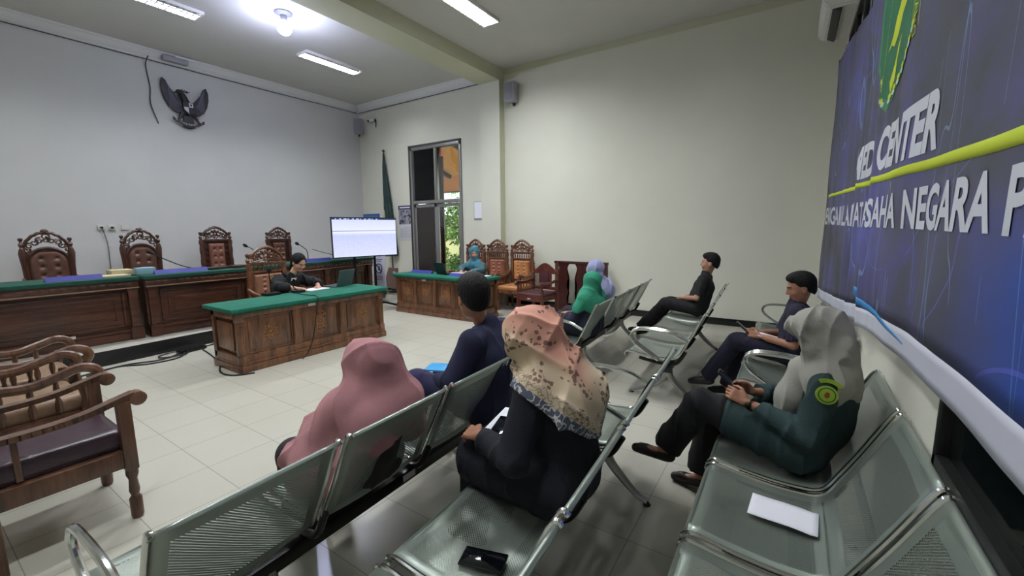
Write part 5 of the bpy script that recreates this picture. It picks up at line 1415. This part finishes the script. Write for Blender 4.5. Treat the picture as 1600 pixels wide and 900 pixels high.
def jacket(S, J, t=.022, sleeve=1.0, hem=0, loose=0, waistcut=True, open_neck=True, skirt=None):
    s = J['s']; lat = J['lat']
    S.ell(J['pel'], (.12+t, .155+t+loose, .115+t), .03); S.cap(J['pel'], J['waist'], .105+t+loose, .098+t+loose, .04); S.cap(J['waist'], J['chest'], .100+t+loose, .108+t, .05)
    S.cap(J['chest']+lat*.065*s, J['chest']-lat*.065*s, (.098+t)*s, (.098+t)*s, .04)
    S.cap(J['sh'][0], J['sh'][1], .048+t, .048+t, .05); S.cap(J['neck']-J['u2']*.03, J['neck']+J['u2']*.02, .06+t*.4, .052+t*.4, .03)
    for i in range(2):
        e = J['el'][i]+(J['wr'][i]-J['el'][i])*(max(sleeve-.5, 0)*2 if sleeve > .5 else 0)
        e1 = J['sh'][i]+(J['el'][i]-J['sh'][i])*min(1, sleeve*2)
        S.cap(J['sh'][i], e1, .048*s+t, .044*s+t*.8, .02)
        if sleeve > .5:
            S.cap(J['el'][i], e, .043*s+t*.8, .030*s+t*.75, .015)
            d = nrm(J['wr'][i]-J['el'][i]); S.half(e-d*.0, d, .004, (e-.065, e+.065))
        else:
            d = nrm(J['el'][i]-J['sh'][i]); S.half(e1, d, .004, (e1-.085, e1+.085))
    if hem:
        for i in range(2): S.cap(J['hip'][i], J['hip'][i]+(J['kn'][i]-J['hip'][i])*hem, .098+t, .085+t, .04)
def trousers(S, J, t=.018, flare=.012, end=1.0, kk=.018):
    S.ell(J['pel']+V3(0, 0, -.005), (.125+t, .158+t, .105+t), .03)
    for i in range(2):
        S.cap(J['hip'][i], J['kn'][i], .086+t, .062+t, kk)
        e = J['kn'][i]+(J['an'][i]-J['kn'][i])*end
        S.cap(J['kn'][i], e, .060+t, .044+t+flare, kk)
        d = nrm(J['an'][i]-J['kn'][i]); S.half(e-d*.01, d, .004, (e-.11, e+.11))
def shoes(J, m, name='shoe', h=.005, low=False, sub=None):
    for i in range(2):
        a, t = J['an'][i], J['toe'][i]; lo = np.minimum(a, t)-.08; hi = np.maximum(a, t)+.08
        S = SDF(lo, hi, h); d = nrm(t-a); 
        ax = nrm(V3(d[0], d[1], 0)) if abs(d[2]) < .9 else V3(1, 0, 0)
        dn = nrm(V3(0, 0, -1)-d*(V3(0, 0, -1)@d))
        heel = a-d*.025+dn*.045
        S.cap(heel, t-dn*.0, .034, .028, .01); S.cap(a+dn*.03, t-d*.04, .040, .030, .02)
        if low:
            S.ell(a+d*.035-dn*.035, (.075, .05, .045), .006, True, np.array([d, np.cross(-dn, d), -dn]))
        P, Q = S.mesh(); P[:, 2] = np.maximum(P[:, 2], .002)
        np_mesh(name, P, Q, m, J['root'])
def hair_short(J, m=HAIR, line=.052, grow=1.0):
    c, F, s = J['head'], J['F'], J['hs']; H = SDF(c-.20, c+.20, .0038)
    E = lambda p, r, k=.01, sub=False: H.ell(headpt(c, F, p, s), V3(*r)*s, k*s, sub, F)
    E((-.016, 0, .044), (.105*grow, .0855*grow, .101*grow)); E((-.052, 0, -.012), (.058, .070, .07), .02)
    E((.030, 0, .102), (.060, .058, .036), .03)
    H.half(headpt(c, F, (0, 0, .002), s), nrm(F[0]*.92-F[2]), .008)
    for q in (-1, 1):
        E((.072, q*.074, .040), (.032, .026, .040), .012, True); E((.004, q*.090, -.014), (.024, .020, .034), .006, True)
    H.half(headpt(c, F, (-.06, 0, -.075), s), -F[2], .006)
    H.warp(lambda X, Y, Z: (.0018*np.sin(240*X+60*Z+2*np.sin(40*Y))*np.sin(220*Y+50*Z)).astype(np.float32))
    P, Q = H.mesh(); return np_mesh('hair', P, Q, m, J['root'])
def headscarf(J, m, bib=.0, back=.0, h=.0058, fold=None, opening=(.055, .082), drape=None, cutfn=None, name='headscarf', grow=1.0, wrap=True, peak=False, by=None, fr=.02):
    c, F, s = J['head'], J['F'], J['hs']
    def fn(S):
        E = lambda p, r, k=.02, sub=False: S.ell(headpt(c, F, p, s), V3(*r)*s, k, sub, F)
        E((-.014, 0, .032), (.116*grow, .096*grow, .112*grow)); E((.006, 0, -.04), (.092, .088, .10), .04)
        if peak: E((-.085, 0, -.005), (.05, .058, .05), .05)
        nk = J['neck']; cc = headpt(c, F, (-.01, 0, -.09), s)
        S.cap(cc, nk, .088*s, .10*s, .04)
        S.cap(nk-J['u2']*.02+J['lat']*.10, nk-J['u2']*.02-J['lat']*.10, .085, .085, .06)
        if wrap: E((.045, 0, -.115), (.055, .062, .042), .025)
        E((.152, 0, -.010), (.088, opening[0]*1.9, opening[1]*1.12), .006, True)
        if drape: drape(S)
        if cutfn: cutfn(S)
    return garment(J, name, m, fn, h, fold, mats_by=by)
def face(n): return math.radians(n)
W180 = PI
def wl(root, ang, w):
    """world point -> person local"""
    dx, dy = w[0]-root[0], w[1]-root[1]; c, s = math.cos(-ang), math.sin(-ang)
    return (c*dx-s*dy, s*dx+c*dy, w[2])
NAVY = cloth('navy_cloth', (24, 26, 48)); NAVY_D = cloth('dark_navy_cloth', (15, 17, 30)); BLK = cloth('black_cloth', (17, 17, 20)); 
# 1 --- clerk in black at the middle desk
r0 = (-6.50, 3.42); a0 = face(8)
J = person('person in black robe with dark tied hair writing at the middle desk', (r0[0], r0[1], 0), a0, .96, lean=24, slump=14,
           head=wl(r0, a0, (-6.20, 3.55, 1.17)), hf=(.85, .02, -.48), hs=1.10,
           el=[wl(r0, a0, (-6.17, 3.80, .84)), wl(r0, a0, (-6.14, 3.18, .84))], wr=[wl(r0, a0, (-5.98, 3.70, .81)), wl(r0, a0, (-5.97, 3.38, .81))],
           hd=[(.7, -.5, -.05), (.9, .35, -.05)], hup=[(0, .1, 1), (0, 0, 1)], curl=(.6, .7), sk=SK_L)
garment(J, 'black_robe', BLK, lambda S: (jacket(S, J, .042, .82, .3, .03)), fold=folds(1, .008, 26))
garment(J, 'trousers', BLK, lambda S: trousers(S, J)); shoes(J, BLACK)
b = B(); n_ = J['neck']; f_ = V3(.10, 0, -.08)
prism(b, [(-.045, .02), (.045, .02), (.02, -.06), (.03, -.17), (-.03, -.17), (-.02, -.06)], 0, .012, M=Matrix.Translation(Vector(J['neck']+V3(.070, 0, -.015))) @ Euler((0, .6, 0)).to_matrix().to_4x4())
bmesh.ops.recalc_face_normals(b, faces=b.faces[:]); done('white_jabot', b, mat('white_cloth', (222, 222, 226), rough=.8), J['root'])
c, F, s = J['head'], J['F'], J['hs']; Hh = SDF(c-.26, c+.19, .0045)
E_ = lambda p, r, k=.012, sub=False: Hh.ell(headpt(c, F, p, s), V3(*r)*s, k, sub, F)
E_((-.014, 0, .036), (.106, .088, .103)); E_((-.05, 0, -.03), (.062, .078, .09), .03); E_((.098, 0, -.005), (.072, .064, .100), .008, True); E_((.03, 0, -.13), (.1, .068, .07), .01, True)
Hh.cap(headpt(c, F, (-.09, 0, -.03), s), headpt(c, F, (-.09, -.02, -.16), s), .036, .028, .02)
Hh.warp(lambda X, Y, Z: (.0015*np.sin(300*Y+30*X)).astype(np.float32)); P, Q = Hh.mesh(); np_mesh('hair', P, Q, HAIR, J['root'])
# 2 --- woman in teal headscarf behind the right desk
r0 = (-5.42, 7.0); a0 = -PI/2
J = person('person in teal headscarf and grey-blue top writing behind the right desk', (r0[0], r0[1], 0), a0, .93, lean=16, slump=22,
           head=wl(r0, a0, (-5.39, 6.80, 1.165)), hf=(.9, .55, -.30), hs=1.10,
           el=[wl(r0, a0, (-5.15, 6.72, .84)), wl(r0, a0, (-5.68, 6.72, .84))], wr=[wl(r0, a0, (-5.30, 6.50, .80)), wl(r0, a0, (-5.50, 6.50, .80))],
           hd=[(.8, -.3, -.05), (.8, .35, -.05)], hup=[(0, .1, 1), (0, -.1, 1)], curl=(.6, .6), sk=SK_L)
TEAL_T = cloth('grey_teal_cloth', (72, 104, 112)); TEAL = cloth('teal_scarf_cloth', (66, 122, 140), sheen=.0)
garment(J, 'blouse', TEAL_T, lambda S: jacket(S, J, .022, .92, .3, .01), fold=folds(2, .006, 30))
garment(J, 'trousers', BLK, lambda S: trousers(S, J)); shoes(J, BLACK)
headscarf(J, TEAL, fold=folds(3, .008, 34, 3, 1.2), drape=lambda S: (S.ell(J['chest']+V3(.09, 0, .04), (.085, .15, .13), .05), S.cap(J['neck']+V3(.02, .12, -.06), J['neck']+V3(-.02, .19, -.10), .075, .07, .04), S.cap(J['neck']+V3(.02, -.12, -.06), J['neck']+V3(-.02, -.19, -.10), .075, .07, .04)), opening=(.056, .075))
# 3 --- man in dark blue jacket, back to the camera
r0 = (-1.60, 2.11); a0 = face(182)
J = person('person with short black hair in navy jacket sitting in the front row, back to camera', (r0[0], r0[1], 0), a0, 1.0, lean=-6, slump=10, side=0,
           head=wl(r0, a0, (-1.66, 2.07, 1.215)), hf=(.85, -.5, -.10), hu=(0, 0, 1), hs=1.14,
           el=[(.06, .25, .74), (.08, -.27, .72)], wr=[(.28, .16, .66), (.30, -.10, .66)], kn=[(.38, .24, .67), (.47, -.12, .56)], an=[(.47, .23, .20), (.5, -.12, .1)], toe=[(.6, .16, .19), (.65, -.13, .03)], sk=SK_M)
garment(J, 'navy_jacket', cloth('navy_jacket_cloth', (34, 36, 66)), lambda S: (jacket(S, J, .032, .95, .15, .012), S.cap(J['neck']-J['u2']*.03+V3(-.01, 0, 0), J['neck']+J['u2']*.035, .072, .066, .01)), h=.006, fold=folds(5, .0055, 24))
garment(J, 'navy_trousers', cloth('navy_trouser_cloth', (38, 36, 74)), lambda S: trousers(S, J, .022), h=.006, fold=folds(6, .004, 30)); shoes(J, BLACK)
hair_short(J, grow=1.05)
# 4 --- woman in dusty pink headscarf, front row
r0 = (-1.66, 1.20); a0 = face(178)
J = person('person in plain dusty pink headscarf bending forward in the front row', (r0[0], r0[1], 0), a0, .86,
           head=wl(r0, a0, (-1.665, 1.255, .985)), hf=(.85, .10, -.62), hs=1.12, twist=-14, ov={'waist': (-.06, 0, .66), 'chest': (-.09, -.02, .76), 'neck': (-.05, -.04, .875)},
           el=[(.10, .20, .60), (.02, -.25, .62)], wr=[(.29, .10, .60), (.27, -.08, .62)], kn=[(.42, .13, .50), (.42, -.12, .50)])
DBR = cloth('dark_brown_cloth', (38, 32, 34))
garment(J, 'tunic', DBR, lambda S: jacket(S, J, .02, .92, .5, .01), fold=folds(8, .004, 30))
garment(J, 'trousers', DBR, lambda S: trousers(S, J, .02)); shoes(J, BLACK)
PINK = cloth('dusty_pink_cloth', (168, 118, 122), sheen=.05, var=.06)
def dr(S):
    n = J['neck']; c_ = J['chest']; A, C_ = J['sh']
    hp = headpt(J['head'], J['F'], (-.05, -.02, .0)); S.cap(hp, C_+V3(0, .05, .02), .105, .085, .06)
    S.cap(A, C_, .080, .088, .06); S.cap(C_+V3(-.01, -.01, -.01), C_+V3(.0, -.02, -.16), .088, .09, .05)
    S.cap(c_+V3(-.02, .07, .02), c_+V3(-.02, -.09, .02), .125, .125, .05)
    S.cap(A+V3(.0, .01, -.01), V3(.10, .21, .60), .080, .085, .06)
    S.cap(V3(.10, .21, .60), V3(.30, .20, .56), .085, .055, .05); S.cap(V3(.04, .22, .62), V3(.12, .25, .50), .07, .05, .05)
    S.cap(c_+V3(.06, .02, .0), V3(.22, .05, .62), .12, .12, .07); S.cap(n+V3(.05, .03, .02), V3(.14, .12, .66), .09, .11, .06)
    S.cap(c_+V3(-.03, .09, -.02), V3(-.02, .15, .58), .10, .12, .05)
headscarf(J, PINK, fold=folds(9, .009, 15, 3, .9), drape=dr, peak=True, grow=1.12)
# 5 --- woman in peach floral headscarf, second row
r0 = (-.81, 1.64); a0 = face(176)
PJ = J = person('person in peach floral headscarf and navy coat in the second row, back to camera', (r0[0], r0[1], 0), a0, .97, lean=4, slump=14,
           head=wl(r0, a0, (-.965, 1.60, 1.145)), hf=(.80, .42, -.45), hs=1.10,
           el=[wl(r0, a0, (-.90, 1.36, .70)), (.10, -.27, .70)], wr=[wl(r0, a0, (-1.13, 1.43, .715)), (.30, -.06, .68)], hd=[(.9, -.15, -.1), (.8, .5, -.1)], hup=[(0, .5, .9), (0, -.2, 1)], curl=(.7, .5),
           kn=[(.42, .13, .545), (.42, -.12, .545)])
garment(J, 'navy_coat', NAVY_D, lambda S: (jacket(S, J, .032, .92, .95, .03), S.cap(J['hip'][0]+V3(-.02, .04, -.02), J['kn'][0]+V3(-.05, .02, -.02), .115, .10, .05), S.cap(V3(.40, .12, .52), V3(.41, .14, .36), .085, .075, .03), S.cap(V3(.40, -.10, .50), V3(.42, -.10, .30), .085, .075, .03)), h=.006, fold=folds(11, .005, 22))
garment(J, 'trousers', BLK, lambda S: trousers(S, J, .02)); shoes(J, BLACK)
b = B(); J_ = J
m = bpy.data.materials.new('peach_floral_cloth'); m.use_nodes = True; N = NT(m)
tc = N.new('TexCoord'); sp = N.new('SeparateXYZ'); N.link(tc.outputs['Object'], sp.inputs[0])
X_, Y_, Z_ = sp.outputs
nz = N.noise(7, 2, tc.outputs['Object'])
Y2_ = N.math('SUBTRACT', Y_, .05)
T_ = N.math('SUBTRACT', Z_, N.math('ADD', .735, N.math('ADD', N.math('MULTIPLY', N.math('ADD', X_, .2), .42), N.math('MAXIMUM', N.math('MULTIPLY', Y2_, .62), N.math('MULTIPLY', Y2_, -.95)))))
TD = N.math('ADD', T_, N.math('MULTIPLY', N.math('SUBTRACT', nz, .5), .08))
basec = N.ramp(TD, [(.0, lin((208, 190, 160))), (.20, lin((206, 186, 156))), (.29, lin((214, 160, 138))), (.5, lin((214, 150, 130)))])
vo = N.new('TexVoronoi'); vo.inputs['Scale'].default_value = 40; vo.inputs['Randomness'].default_value = .9; N.link(tc.outputs['Object'], vo.inputs['Vector'])
clus = N.noise(6.5, 1, tc.outputs['Object']); fine = N.noise(70, 2, tc.outputs['Object'])
pet = N.math('ADD', vo.outputs['Distance'], N.math('MULTIPLY', fine, .35))
dens = N.math('SUBTRACT', .60, N.math('MULTIPLY', N.math('GREATER_THAN', T_, .36), .14))
fl_ = N.math('MULTIPLY', N.math('LESS_THAN', pet, .60), N.math('GREATER_THAN', clus, N.math('SUBTRACT', 1.1, dens)))
basec = N.mix(N.math('MULTIPLY', fl_, .85), basec, lin((104, 70, 62)))
sep2 = N.math('MULTIPLY', N.math('LESS_THAN', T_, .115), N.math('LESS_THAN', N.math('ABSOLUTE', N.math('SUBTRACT', N.noise(38, 2, tc.outputs['Object']), .5)), .035))
basec = N.mix(sep2, basec, lin((150, 132, 112)))
bord = N.math('LESS_THAN', T_, .055)
mot = N.math('LESS_THAN', N.math('ABSOLUTE', N.math('SUBTRACT', N.noise(30, 1, tc.outputs['Object']), .5)), .04)
bc = N.mix(mot, lin((82, 88, 104)), lin((196, 192, 186)))
N.link(N.mix(bord, basec, bc), N.b.inputs['Base Color']); N.b.inputs['Roughness'].default_value = .8; N.b.inputs['Sheen Weight'].default_value = .0
N.bump(N.noise(180, 2, tc.outputs['Object']), .2, .004)
def drp(S):
    n = J_['neck']; c_ = J_['chest']
    S.cap(n+V3(-.03, .14, -.05), n+V3(-.03, -.14, -.05), .105, .105, .06)
    S.cap(c_+V3(-.035, .10, .0), c_+V3(-.035, -.10, .0), .150, .150, .05)
    S.cap(n+V3(.0, .17, -.07), J_['el'][0]+V3(-.02, .0, .12), .095, .085, .06); S.cap(n+V3(.0, -.17, -.07), J_['el'][1]+V3(-.02, .0, .12), .095, .085, .06)
    S.cap(c_+V3(-.055, .03, .06), c_+V3(-.065, -.0, -.10), .13, .12, .06)
    S.cap(n+V3(.10, .10, .02), n+V3(.06, .15, -.05), .035, .04, .03)
    S.cap(headpt(J_['head'], J_['F'], (-.06, -.01, -.01)), c_+V3(-.09, -.02, .10), .085, .11, .07)
    S.cap(headpt(J_['head'], J_['F'], (.04, .075, .04)), headpt(J_['head'], J_['F'], (.06, .085, -.14)), .030, .024, .02)
    S.cap(headpt(J_['head'], J_['F'], (-.02, .085, .04)), headpt(J_['head'], J_['F'], (.01, .10, -.15)), .026, .024, .015)
def cutp(S):
    for q in (1, -1):
        nn = V3(.42, .62*q, -1.0) if q == 1 else V3(.42, -.95, -1.0); S.half(V3(-.2, .05, .735), nn, .004)
headscarf(J, m, fold=folds(13, .0085, 17, 3, 1.0), drape=drp, cutfn=cutp, grow=1.04, peak=True, h=.0052)
# 6, 7 --- women in green and lavender headscarves, far front row
r0 = (-1.90, 4.52); a0 = face(180)
J = person('person in bright green headscarf and navy sleeves on the far front bench', (r0[0], r0[1], 0), a0, .80, lean=-4, slump=12,
           head=wl(r0, a0, (-1.86, 4.47, 1.03)), hf=(1, -.25, -.2), hs=1.22, el=[(.10, .21, .62), (.10, -.21, .62)], wr=[(.25, .07, .64), (.27, -.05, .64)], hd=[(.7, -.5, .1), (.7, .5, .1)])
garment(J, 'navy_top', NAVY, lambda S: jacket(S, J, .03, .93, .5, .015), h=.008, fold=folds(15, .005, 26))
garment(J, 'trousers', NAVY_D, lambda S: trousers(S, J, .02), h=.009); shoes(J, BLACK, h=.008)
GRN = cloth('bright_green_cloth', (44, 138, 108), sheen=.0)
def drg(S):
    n = J['neck']; c_ = J['chest']
    S.cap(n+V3(-.02, .12, -.05), n+V3(-.02, -.12, -.05), .09, .09, .05); S.cap(c_+V3(-.03, .06, .0), c_+V3(-.03, -.06, .0), .135, .135, .05)
    S.cap(c_+V3(.04, 0, .0), V3(.14, .02, .60), .13, .10, .06); S.cap(n+V3(.0, .15, -.08), V3(.05, .20, .76), .08, .07, .05)
headscarf(J, GRN, fold=folds(16, .006, 22, 3, .8), drape=drg, h=.0075)
r0 = (-1.98, 5.14)
J = person('person in pale lavender headscarf beside the green one, on the far front bench', (r0[0], r0[1], 0), a0, .88, lean=6, slump=10,
           head=wl(r0, a0, (-2.08, 5.10, 1.11)), hf=(1, 0, -.2), hs=1.12, el=[(.12, .21, .66), (.12, -.21, .66)])
garment(J, 'grey_top', cloth('pale_grey_cloth', (150, 152, 160)), lambda S: jacket(S, J, .03, .93, .5, .015), h=.009, fold=folds(17, .005, 26))
garment(J, 'trousers', NAVY_D, lambda S: trousers(S, J, .02), h=.009); shoes(J, BLACK, h=.008)
LAV = cloth('lavender_cloth', (150, 154, 190), sheen=.0)
def drl(S):
    n = J['neck']; c_ = J['chest']
    S.cap(n+V3(-.02, .12, -.05), n+V3(-.02, -.12, -.05), .09, .09, .05); S.cap(c_+V3(-.03, .06, .02), c_+V3(-.03, -.06, .02), .13, .13, .05)
headscarf(J, LAV, fold=folds(18, .006, 22, 3, .8), drape=drl, h=.0075)
# 8 --- man in black shirt at the far end
r0 = (-1.03, 6.28); a0 = face(180)
BM = J = person('person in black short-sleeved shirt sitting upright at the far end, hands in lap', (r0[0], r0[1], 0), a0, .94, lean=-14, slump=8,
           head=wl(r0, a0, (-.90, 6.28, 1.155)), hf=(1, .08, -.02), hs=1.12, el=[(-.02, .24, .70), (-.02, -.24, .70)], wr=[(.19, .06, .66), (.20, -.05, .65)], hd=[(.6, -.7, .0), (.6, .7, -.1)],
           kn=[(.42, .10, .57), (.40, -.10, .56)], an=[(.78, .06, .16), (.72, -.12, .12)], toe=[(.93, .06, .12), (.86, -.12, .03)], sk=skin('light_tan_skin', (178, 132, 108)))
SHB = cloth('black_shirt_cloth', (24, 26, 26))
garment(J, 'black_shirt', SHB, lambda S: (jacket(S, J, .022, .42, 0, .008), S.cap(J['neck']-J['u2']*.02, J['neck']+J['u2']*.04, .064, .060, .01)), h=.007, fold=folds(19, .004, 28))
garment(J, 'black_trousers', BLK, lambda S: trousers(S, J, .018), h=.007, fold=folds(20, .003, 28)); shoes(J, BLACK, h=.006)
hair_short(J)
# 9 --- man with phone on the far wall bench
r0 = (.10, 4.38); a0 = face(184)
NP = J = person('person in navy polo shirt and jeans looking down at a phone beside the banner wall', (r0[0], r0[1], 0), a0, .90, lean=-3, slump=18,
           head=wl(r0, a0, (.10, 4.36, 1.12)), hf=(.95, .14, -.26), hs=1.14, el=[(.04, .24, .66), (.10, -.22, .66)], wr=[(.28, .09, .68), (.29, -.05, .68)], hd=[(.9, -.25, .15), (.9, .25, .1)], hup=[(.1, .9, .3), (.1, -.9, .3)], curl=(.9, .9),
           kn=[(.46, .02, .60), (.44, -.16, .56)], an=[(.70, .0, .20), (.52, -.14, .09)], toe=[(.84, .0, .14), (.67, -.14, .03)])
garment(J, 'navy_polo_shirt', NAVY, lambda S: (jacket(S, J, .024, .44, 0, .01), S.cap(J['neck']-J['u2']*.03, J['neck']+J['u2']*.005, .066, .062, .01)), h=.006, fold=folds(21, .004, 28))
garment(J, 'dark_jeans', cloth('dark_denim', (20, 22, 42)), lambda S: trousers(S, J, .018), h=.006, fold=folds(22, .004, 28)); shoes(J, BLACK, h=.006)
hair_short(J)
# 10 --- woman in dark green uniform
r0 = (.10, 2.56); a0 = face(180)
GW = J = person('person in grey headscarf and dark green uniform jacket holding a phone, legs crossed', (r0[0], r0[1], 0), a0, .90, lean=-3, slump=16,
           head=wl(r0, a0, (.155, 2.52, 1.125)), hf=(.93, .10, -.42), hs=1.02, ov={'waist': (-.07, 0, .68), 'chest': (-.10, 0, .80), 'neck': (-.075, 0, .945)}, el=[wl(r0, a0, (.13, 2.34, .66)), wl(r0, a0, (.05, 2.80, .68))], wr=[wl(r0, a0, (-.135, 2.44, .735)), wl(r0, a0, (-.12, 2.62, .735))],
           hd=[(.9, -.15, .35), (.85, .1, .35)], hup=[(-.2, .9, .3), (-.2, -.9, .3)], curl=(.85, .9),
           kn=[(.46, .08, .66), (.43, -.13, .53)], an=[(.66, .04, .31), (.47, -.16, .09)], toe=[(.83, .04, .27), (.63, -.17, .03)])
UNI = cloth('dark_green_uniform', (34, 56, 56), sheen=.0)
garment(J, 'uniform_jacket', UNI, lambda S: (jacket(S, J, .027, .90, .62, .02)), h=.0058, fold=folds(23, .005, 24))
garment(J, 'black_trousers', BLK, lambda S: trousers(S, J, .022, .02, end=.92), h=.006, fold=folds(24, .004, 28))
shoes(J, mat('dark_brown_shoe', (38, 28, 26), rough=.5), 'ballet_flat', low=True)
GRY = cloth('warm_grey_scarf_cloth', (158, 156, 146), sheen=.0, var=.05)
def drw(S):
    n = J['neck']; c_ = J['chest']
    S.cap(n+V3(-.03, .13, -.045), n+V3(-.03, -.13, -.045), .092, .092, .05)
    S.cap(n+V3(.07, .03, -.02), c_+V3(.14, .05, -.02), .070, .070, .04); S.cap(c_+V3(.14, .05, -.02), c_+V3(.17, .06, -.13), .068, .045, .04)
    S.cap(n+V3(-.05, .04, -.02), n+V3(-.10, .04, -.13), .085, .05, .05); S.cap(headpt(J['head'], J['F'], (-.07, .075, -.06)), headpt(J['head'], J['F'], (.075, .045, -.125)), .026, .024, .012); S.cap(headpt(J['head'], J['F'], (-.05, .085, -.11)), headpt(J['head'], J['F'], (.06, .06, -.155)), .024, .022, .012); S.cap(headpt(J['head'], J['F'], (-.05, 0, -.03)), n+V3(-.08, .03, -.06), .08, .085, .05)
    S.ell(headpt(J['head'], J['F'], (.018, 0, .066)), (.092, .090, .062), .03, False, J['F']); S.cap(headpt(J['head'], J['F'], (.088, .03, .075)), headpt(J['head'], J['F'], (.070, .066, -.06)), .022, .026, .03); S.cap(headpt(J['head'], J['F'], (.088, -.03, .075)), headpt(J['head'], J['F'], (.070, -.066, -.06)), .022, .026, .03); S.cap(headpt(J['head'], J['F'], (.068, .066, -.04)), headpt(J['head'], J['F'], (.065, .02, -.125)), .028, .03, .03)
    S.cap(headpt(J['head'], J['F'], (.03, .06, -.10)), n+V3(.05, .10, -.03), .035, .03, .02)
headscarf(J, GRY, fold=folds(25, .007, 24, 3, 1.1), drape=drw, grow=1.02, h=.0052)
# shoulder patch
ctr = J['sh'][0]+(J['el'][0]-J['sh'][0])*.14; d = nrm(J['el'][0]-J['sh'][0]); out = nrm(V3(-.10, 1, .28)-d*(V3(-.10, 1, .28)@d))
def patch(name, rx, rz, cen, m_, thick=.003, parent=J['root'], n=28, arc=None):
    b = B(); t = nrm(np.cross(d, out)); poly = []
    if arc is None: poly = [(rx*math.cos(2*PI*k/n), rz*math.sin(2*PI*k/n)) for k in range(n)]
    else:
        poly = [(arc[1]*math.cos(a), arc[1]*math.sin(a)) for a in np.linspace(arc[2], arc[3], 12)]+[(arc[0]*math.cos(a), arc[0]*math.sin(a)) for a in np.linspace(arc[3], arc[2], 12)]
    M = Matrix(((out[0], t[0], -d[0], cen[0]), (out[1], t[1], -d[1], cen[1]), (out[2], t[2], -d[2], cen[2]), (0, 0, 0, 1)))
    prism(b, poly, -.035, thick, M=M); bmesh.ops.recalc_face_normals(b, faces=b.faces[:]); return done(name, b, m_, parent, smooth=False)
YG = mat('yellow_green_embroidery', (140, 168, 40), rough=.8, bump=.5, bscale=400); DG = mat('dark_green_embroidery', (36, 84, 40), rough=.8)
RT = J['root']
base = ctr+out*.083
p_ = patch('shoulder_patch', .042, .042, base, YG, .004); q_ = patch('patch_ring', .034, .034, base, DG, .005, p_); patch('patch_centre', .029, .029, base, YG, .006, p_); patch('patch_emblem', .010, .014, base, mat('red_brown_thread', (120, 60, 30), rough=.8), .007, p_)
patch('name_ribbon', 0, 0, base+d*0.0, YG, .004, arc=(.056, .074, math.radians(50), math.radians(130)))
# wrist watch
w_ = J['wr'][0]-nrm(J['wr'][0]-J['el'][0])*.02; dd = nrm(J['wr'][0]-J['el'][0])
b = B(); u_ = nrm(np.cross(dd, V3(0, 0, 1))); v_ = np.cross(dd, u_)
tube(b, [tuple(w_+(u_*math.cos(2*PI*k/20)+v_*math.sin(2*PI*k/20))*.030) for k in range(20)], .006, 6, close=True); ball(b, tuple(w_+u_*-.030+V3(0, 0, .006)), .015, (1, 1, 1), 10)
done('wrist_watch', b, mat('watch_metal', (60, 52, 46), rough=.25, metal=.9), RT)
# ------------------------------------------------------------------ things held or lying on laps
def world_pt(J, p):
    M_ = J['root'].matrix_basis if False else (Matrix.Translation(J['root'].location) @ Matrix.Rotation(J['root'].rotation_euler[2], 4, 'Z')); return M_ @ Vector(p)
def held(J, name, off, label, rot, **k):
    c_ = (J['wr'][0]+J['hd'][0]/np.linalg.norm(J['hd'][0])*.10+J['wr'][1]+J['hd'][1]/np.linalg.norm(J['hd'][1])*.10)/2+V3(*off)
    return phone(name, world_pt(J, c_), rot, label, **k)
held(GW, 'mobile_phone', (.015, .0, .025), 'dark mobile phone held by the woman in green uniform', (math.radians(0), math.radians(42), 0), w_=.155, l_=.078)
held(NP, 'mobile_phone', (.035, .0, .03), 'dark mobile phone held by the man in navy polo shirt', (0, math.radians(40), 0), w_=.155, l_=.078)
o = slab('folded_paper', world_pt(NP, (.20, .03, .665)), (.22, .15, .004), .3, PAPER, 'white paper on the lap of the man in navy polo shirt', 'paper', 0); o.rotation_euler = (.1, .25, .3)
o = slab('sheet_of_paper', world_pt(PJ, (.30, -.02, .680)), (.21, .30, .004), .2, PAPER, 'white sheet on the lap of the woman in peach floral headscarf', 'paper', 0)
p_ = phone('dark_tablet', world_pt(PJ, (.29, .05, .688)), (0, 0, .3), 'dark tablet lying on the white sheet on the lap of the woman in peach headscarf', .12, .19, cat='tablet')
o = slab('blue_folder', (-2.03, 2.16, .66), (.22, .16, .012), .4, mat('bright_blue_paper', (40, 150, 210), rough=.5), 'bright blue folder on the lap of the man in navy jacket', 'folder')
# ------------------------------------------------------------------ groups of repeats
GRP = {'waiting_bench': 'perforated steel waiting benches', 'judge_bench': 'dark wooden judges benches on the platform', 'wooden_desk': 'carved wooden desks with green tops',
       'ceiling_light': 'louvred ceiling lights', 'name_board': 'blue name boards', 'desk_microphone': 'desk microphones', 'wall_socket': 'wall sockets above the judges benches',
       'wall_speaker': 'grey wall speakers', 'floor_cable': 'black cables on the floor', 'garden_tree': 'trees in the garden outside', 'low_shrub': 'low shrubs outside the door',
       'laptop': 'laptops on the desks', 'carved_armchair': 'carved high-backed chairs', 'wooden_armchair': 'low wooden armchairs', 'person': 'people attending the session',
       'mobile_phone': 'mobile phones', 'sheet_of_paper': 'loose sheets of paper', 'microphone_cable': 'microphone cables', 'picture_rail_wire': 'wires under the cornice'}
for o in SC.objects:
    if o.parent is None and o.get('label') and not o.get('group'):
        g = GRP.get(o.name.split('.')[0])
        if g: o['group'] = g
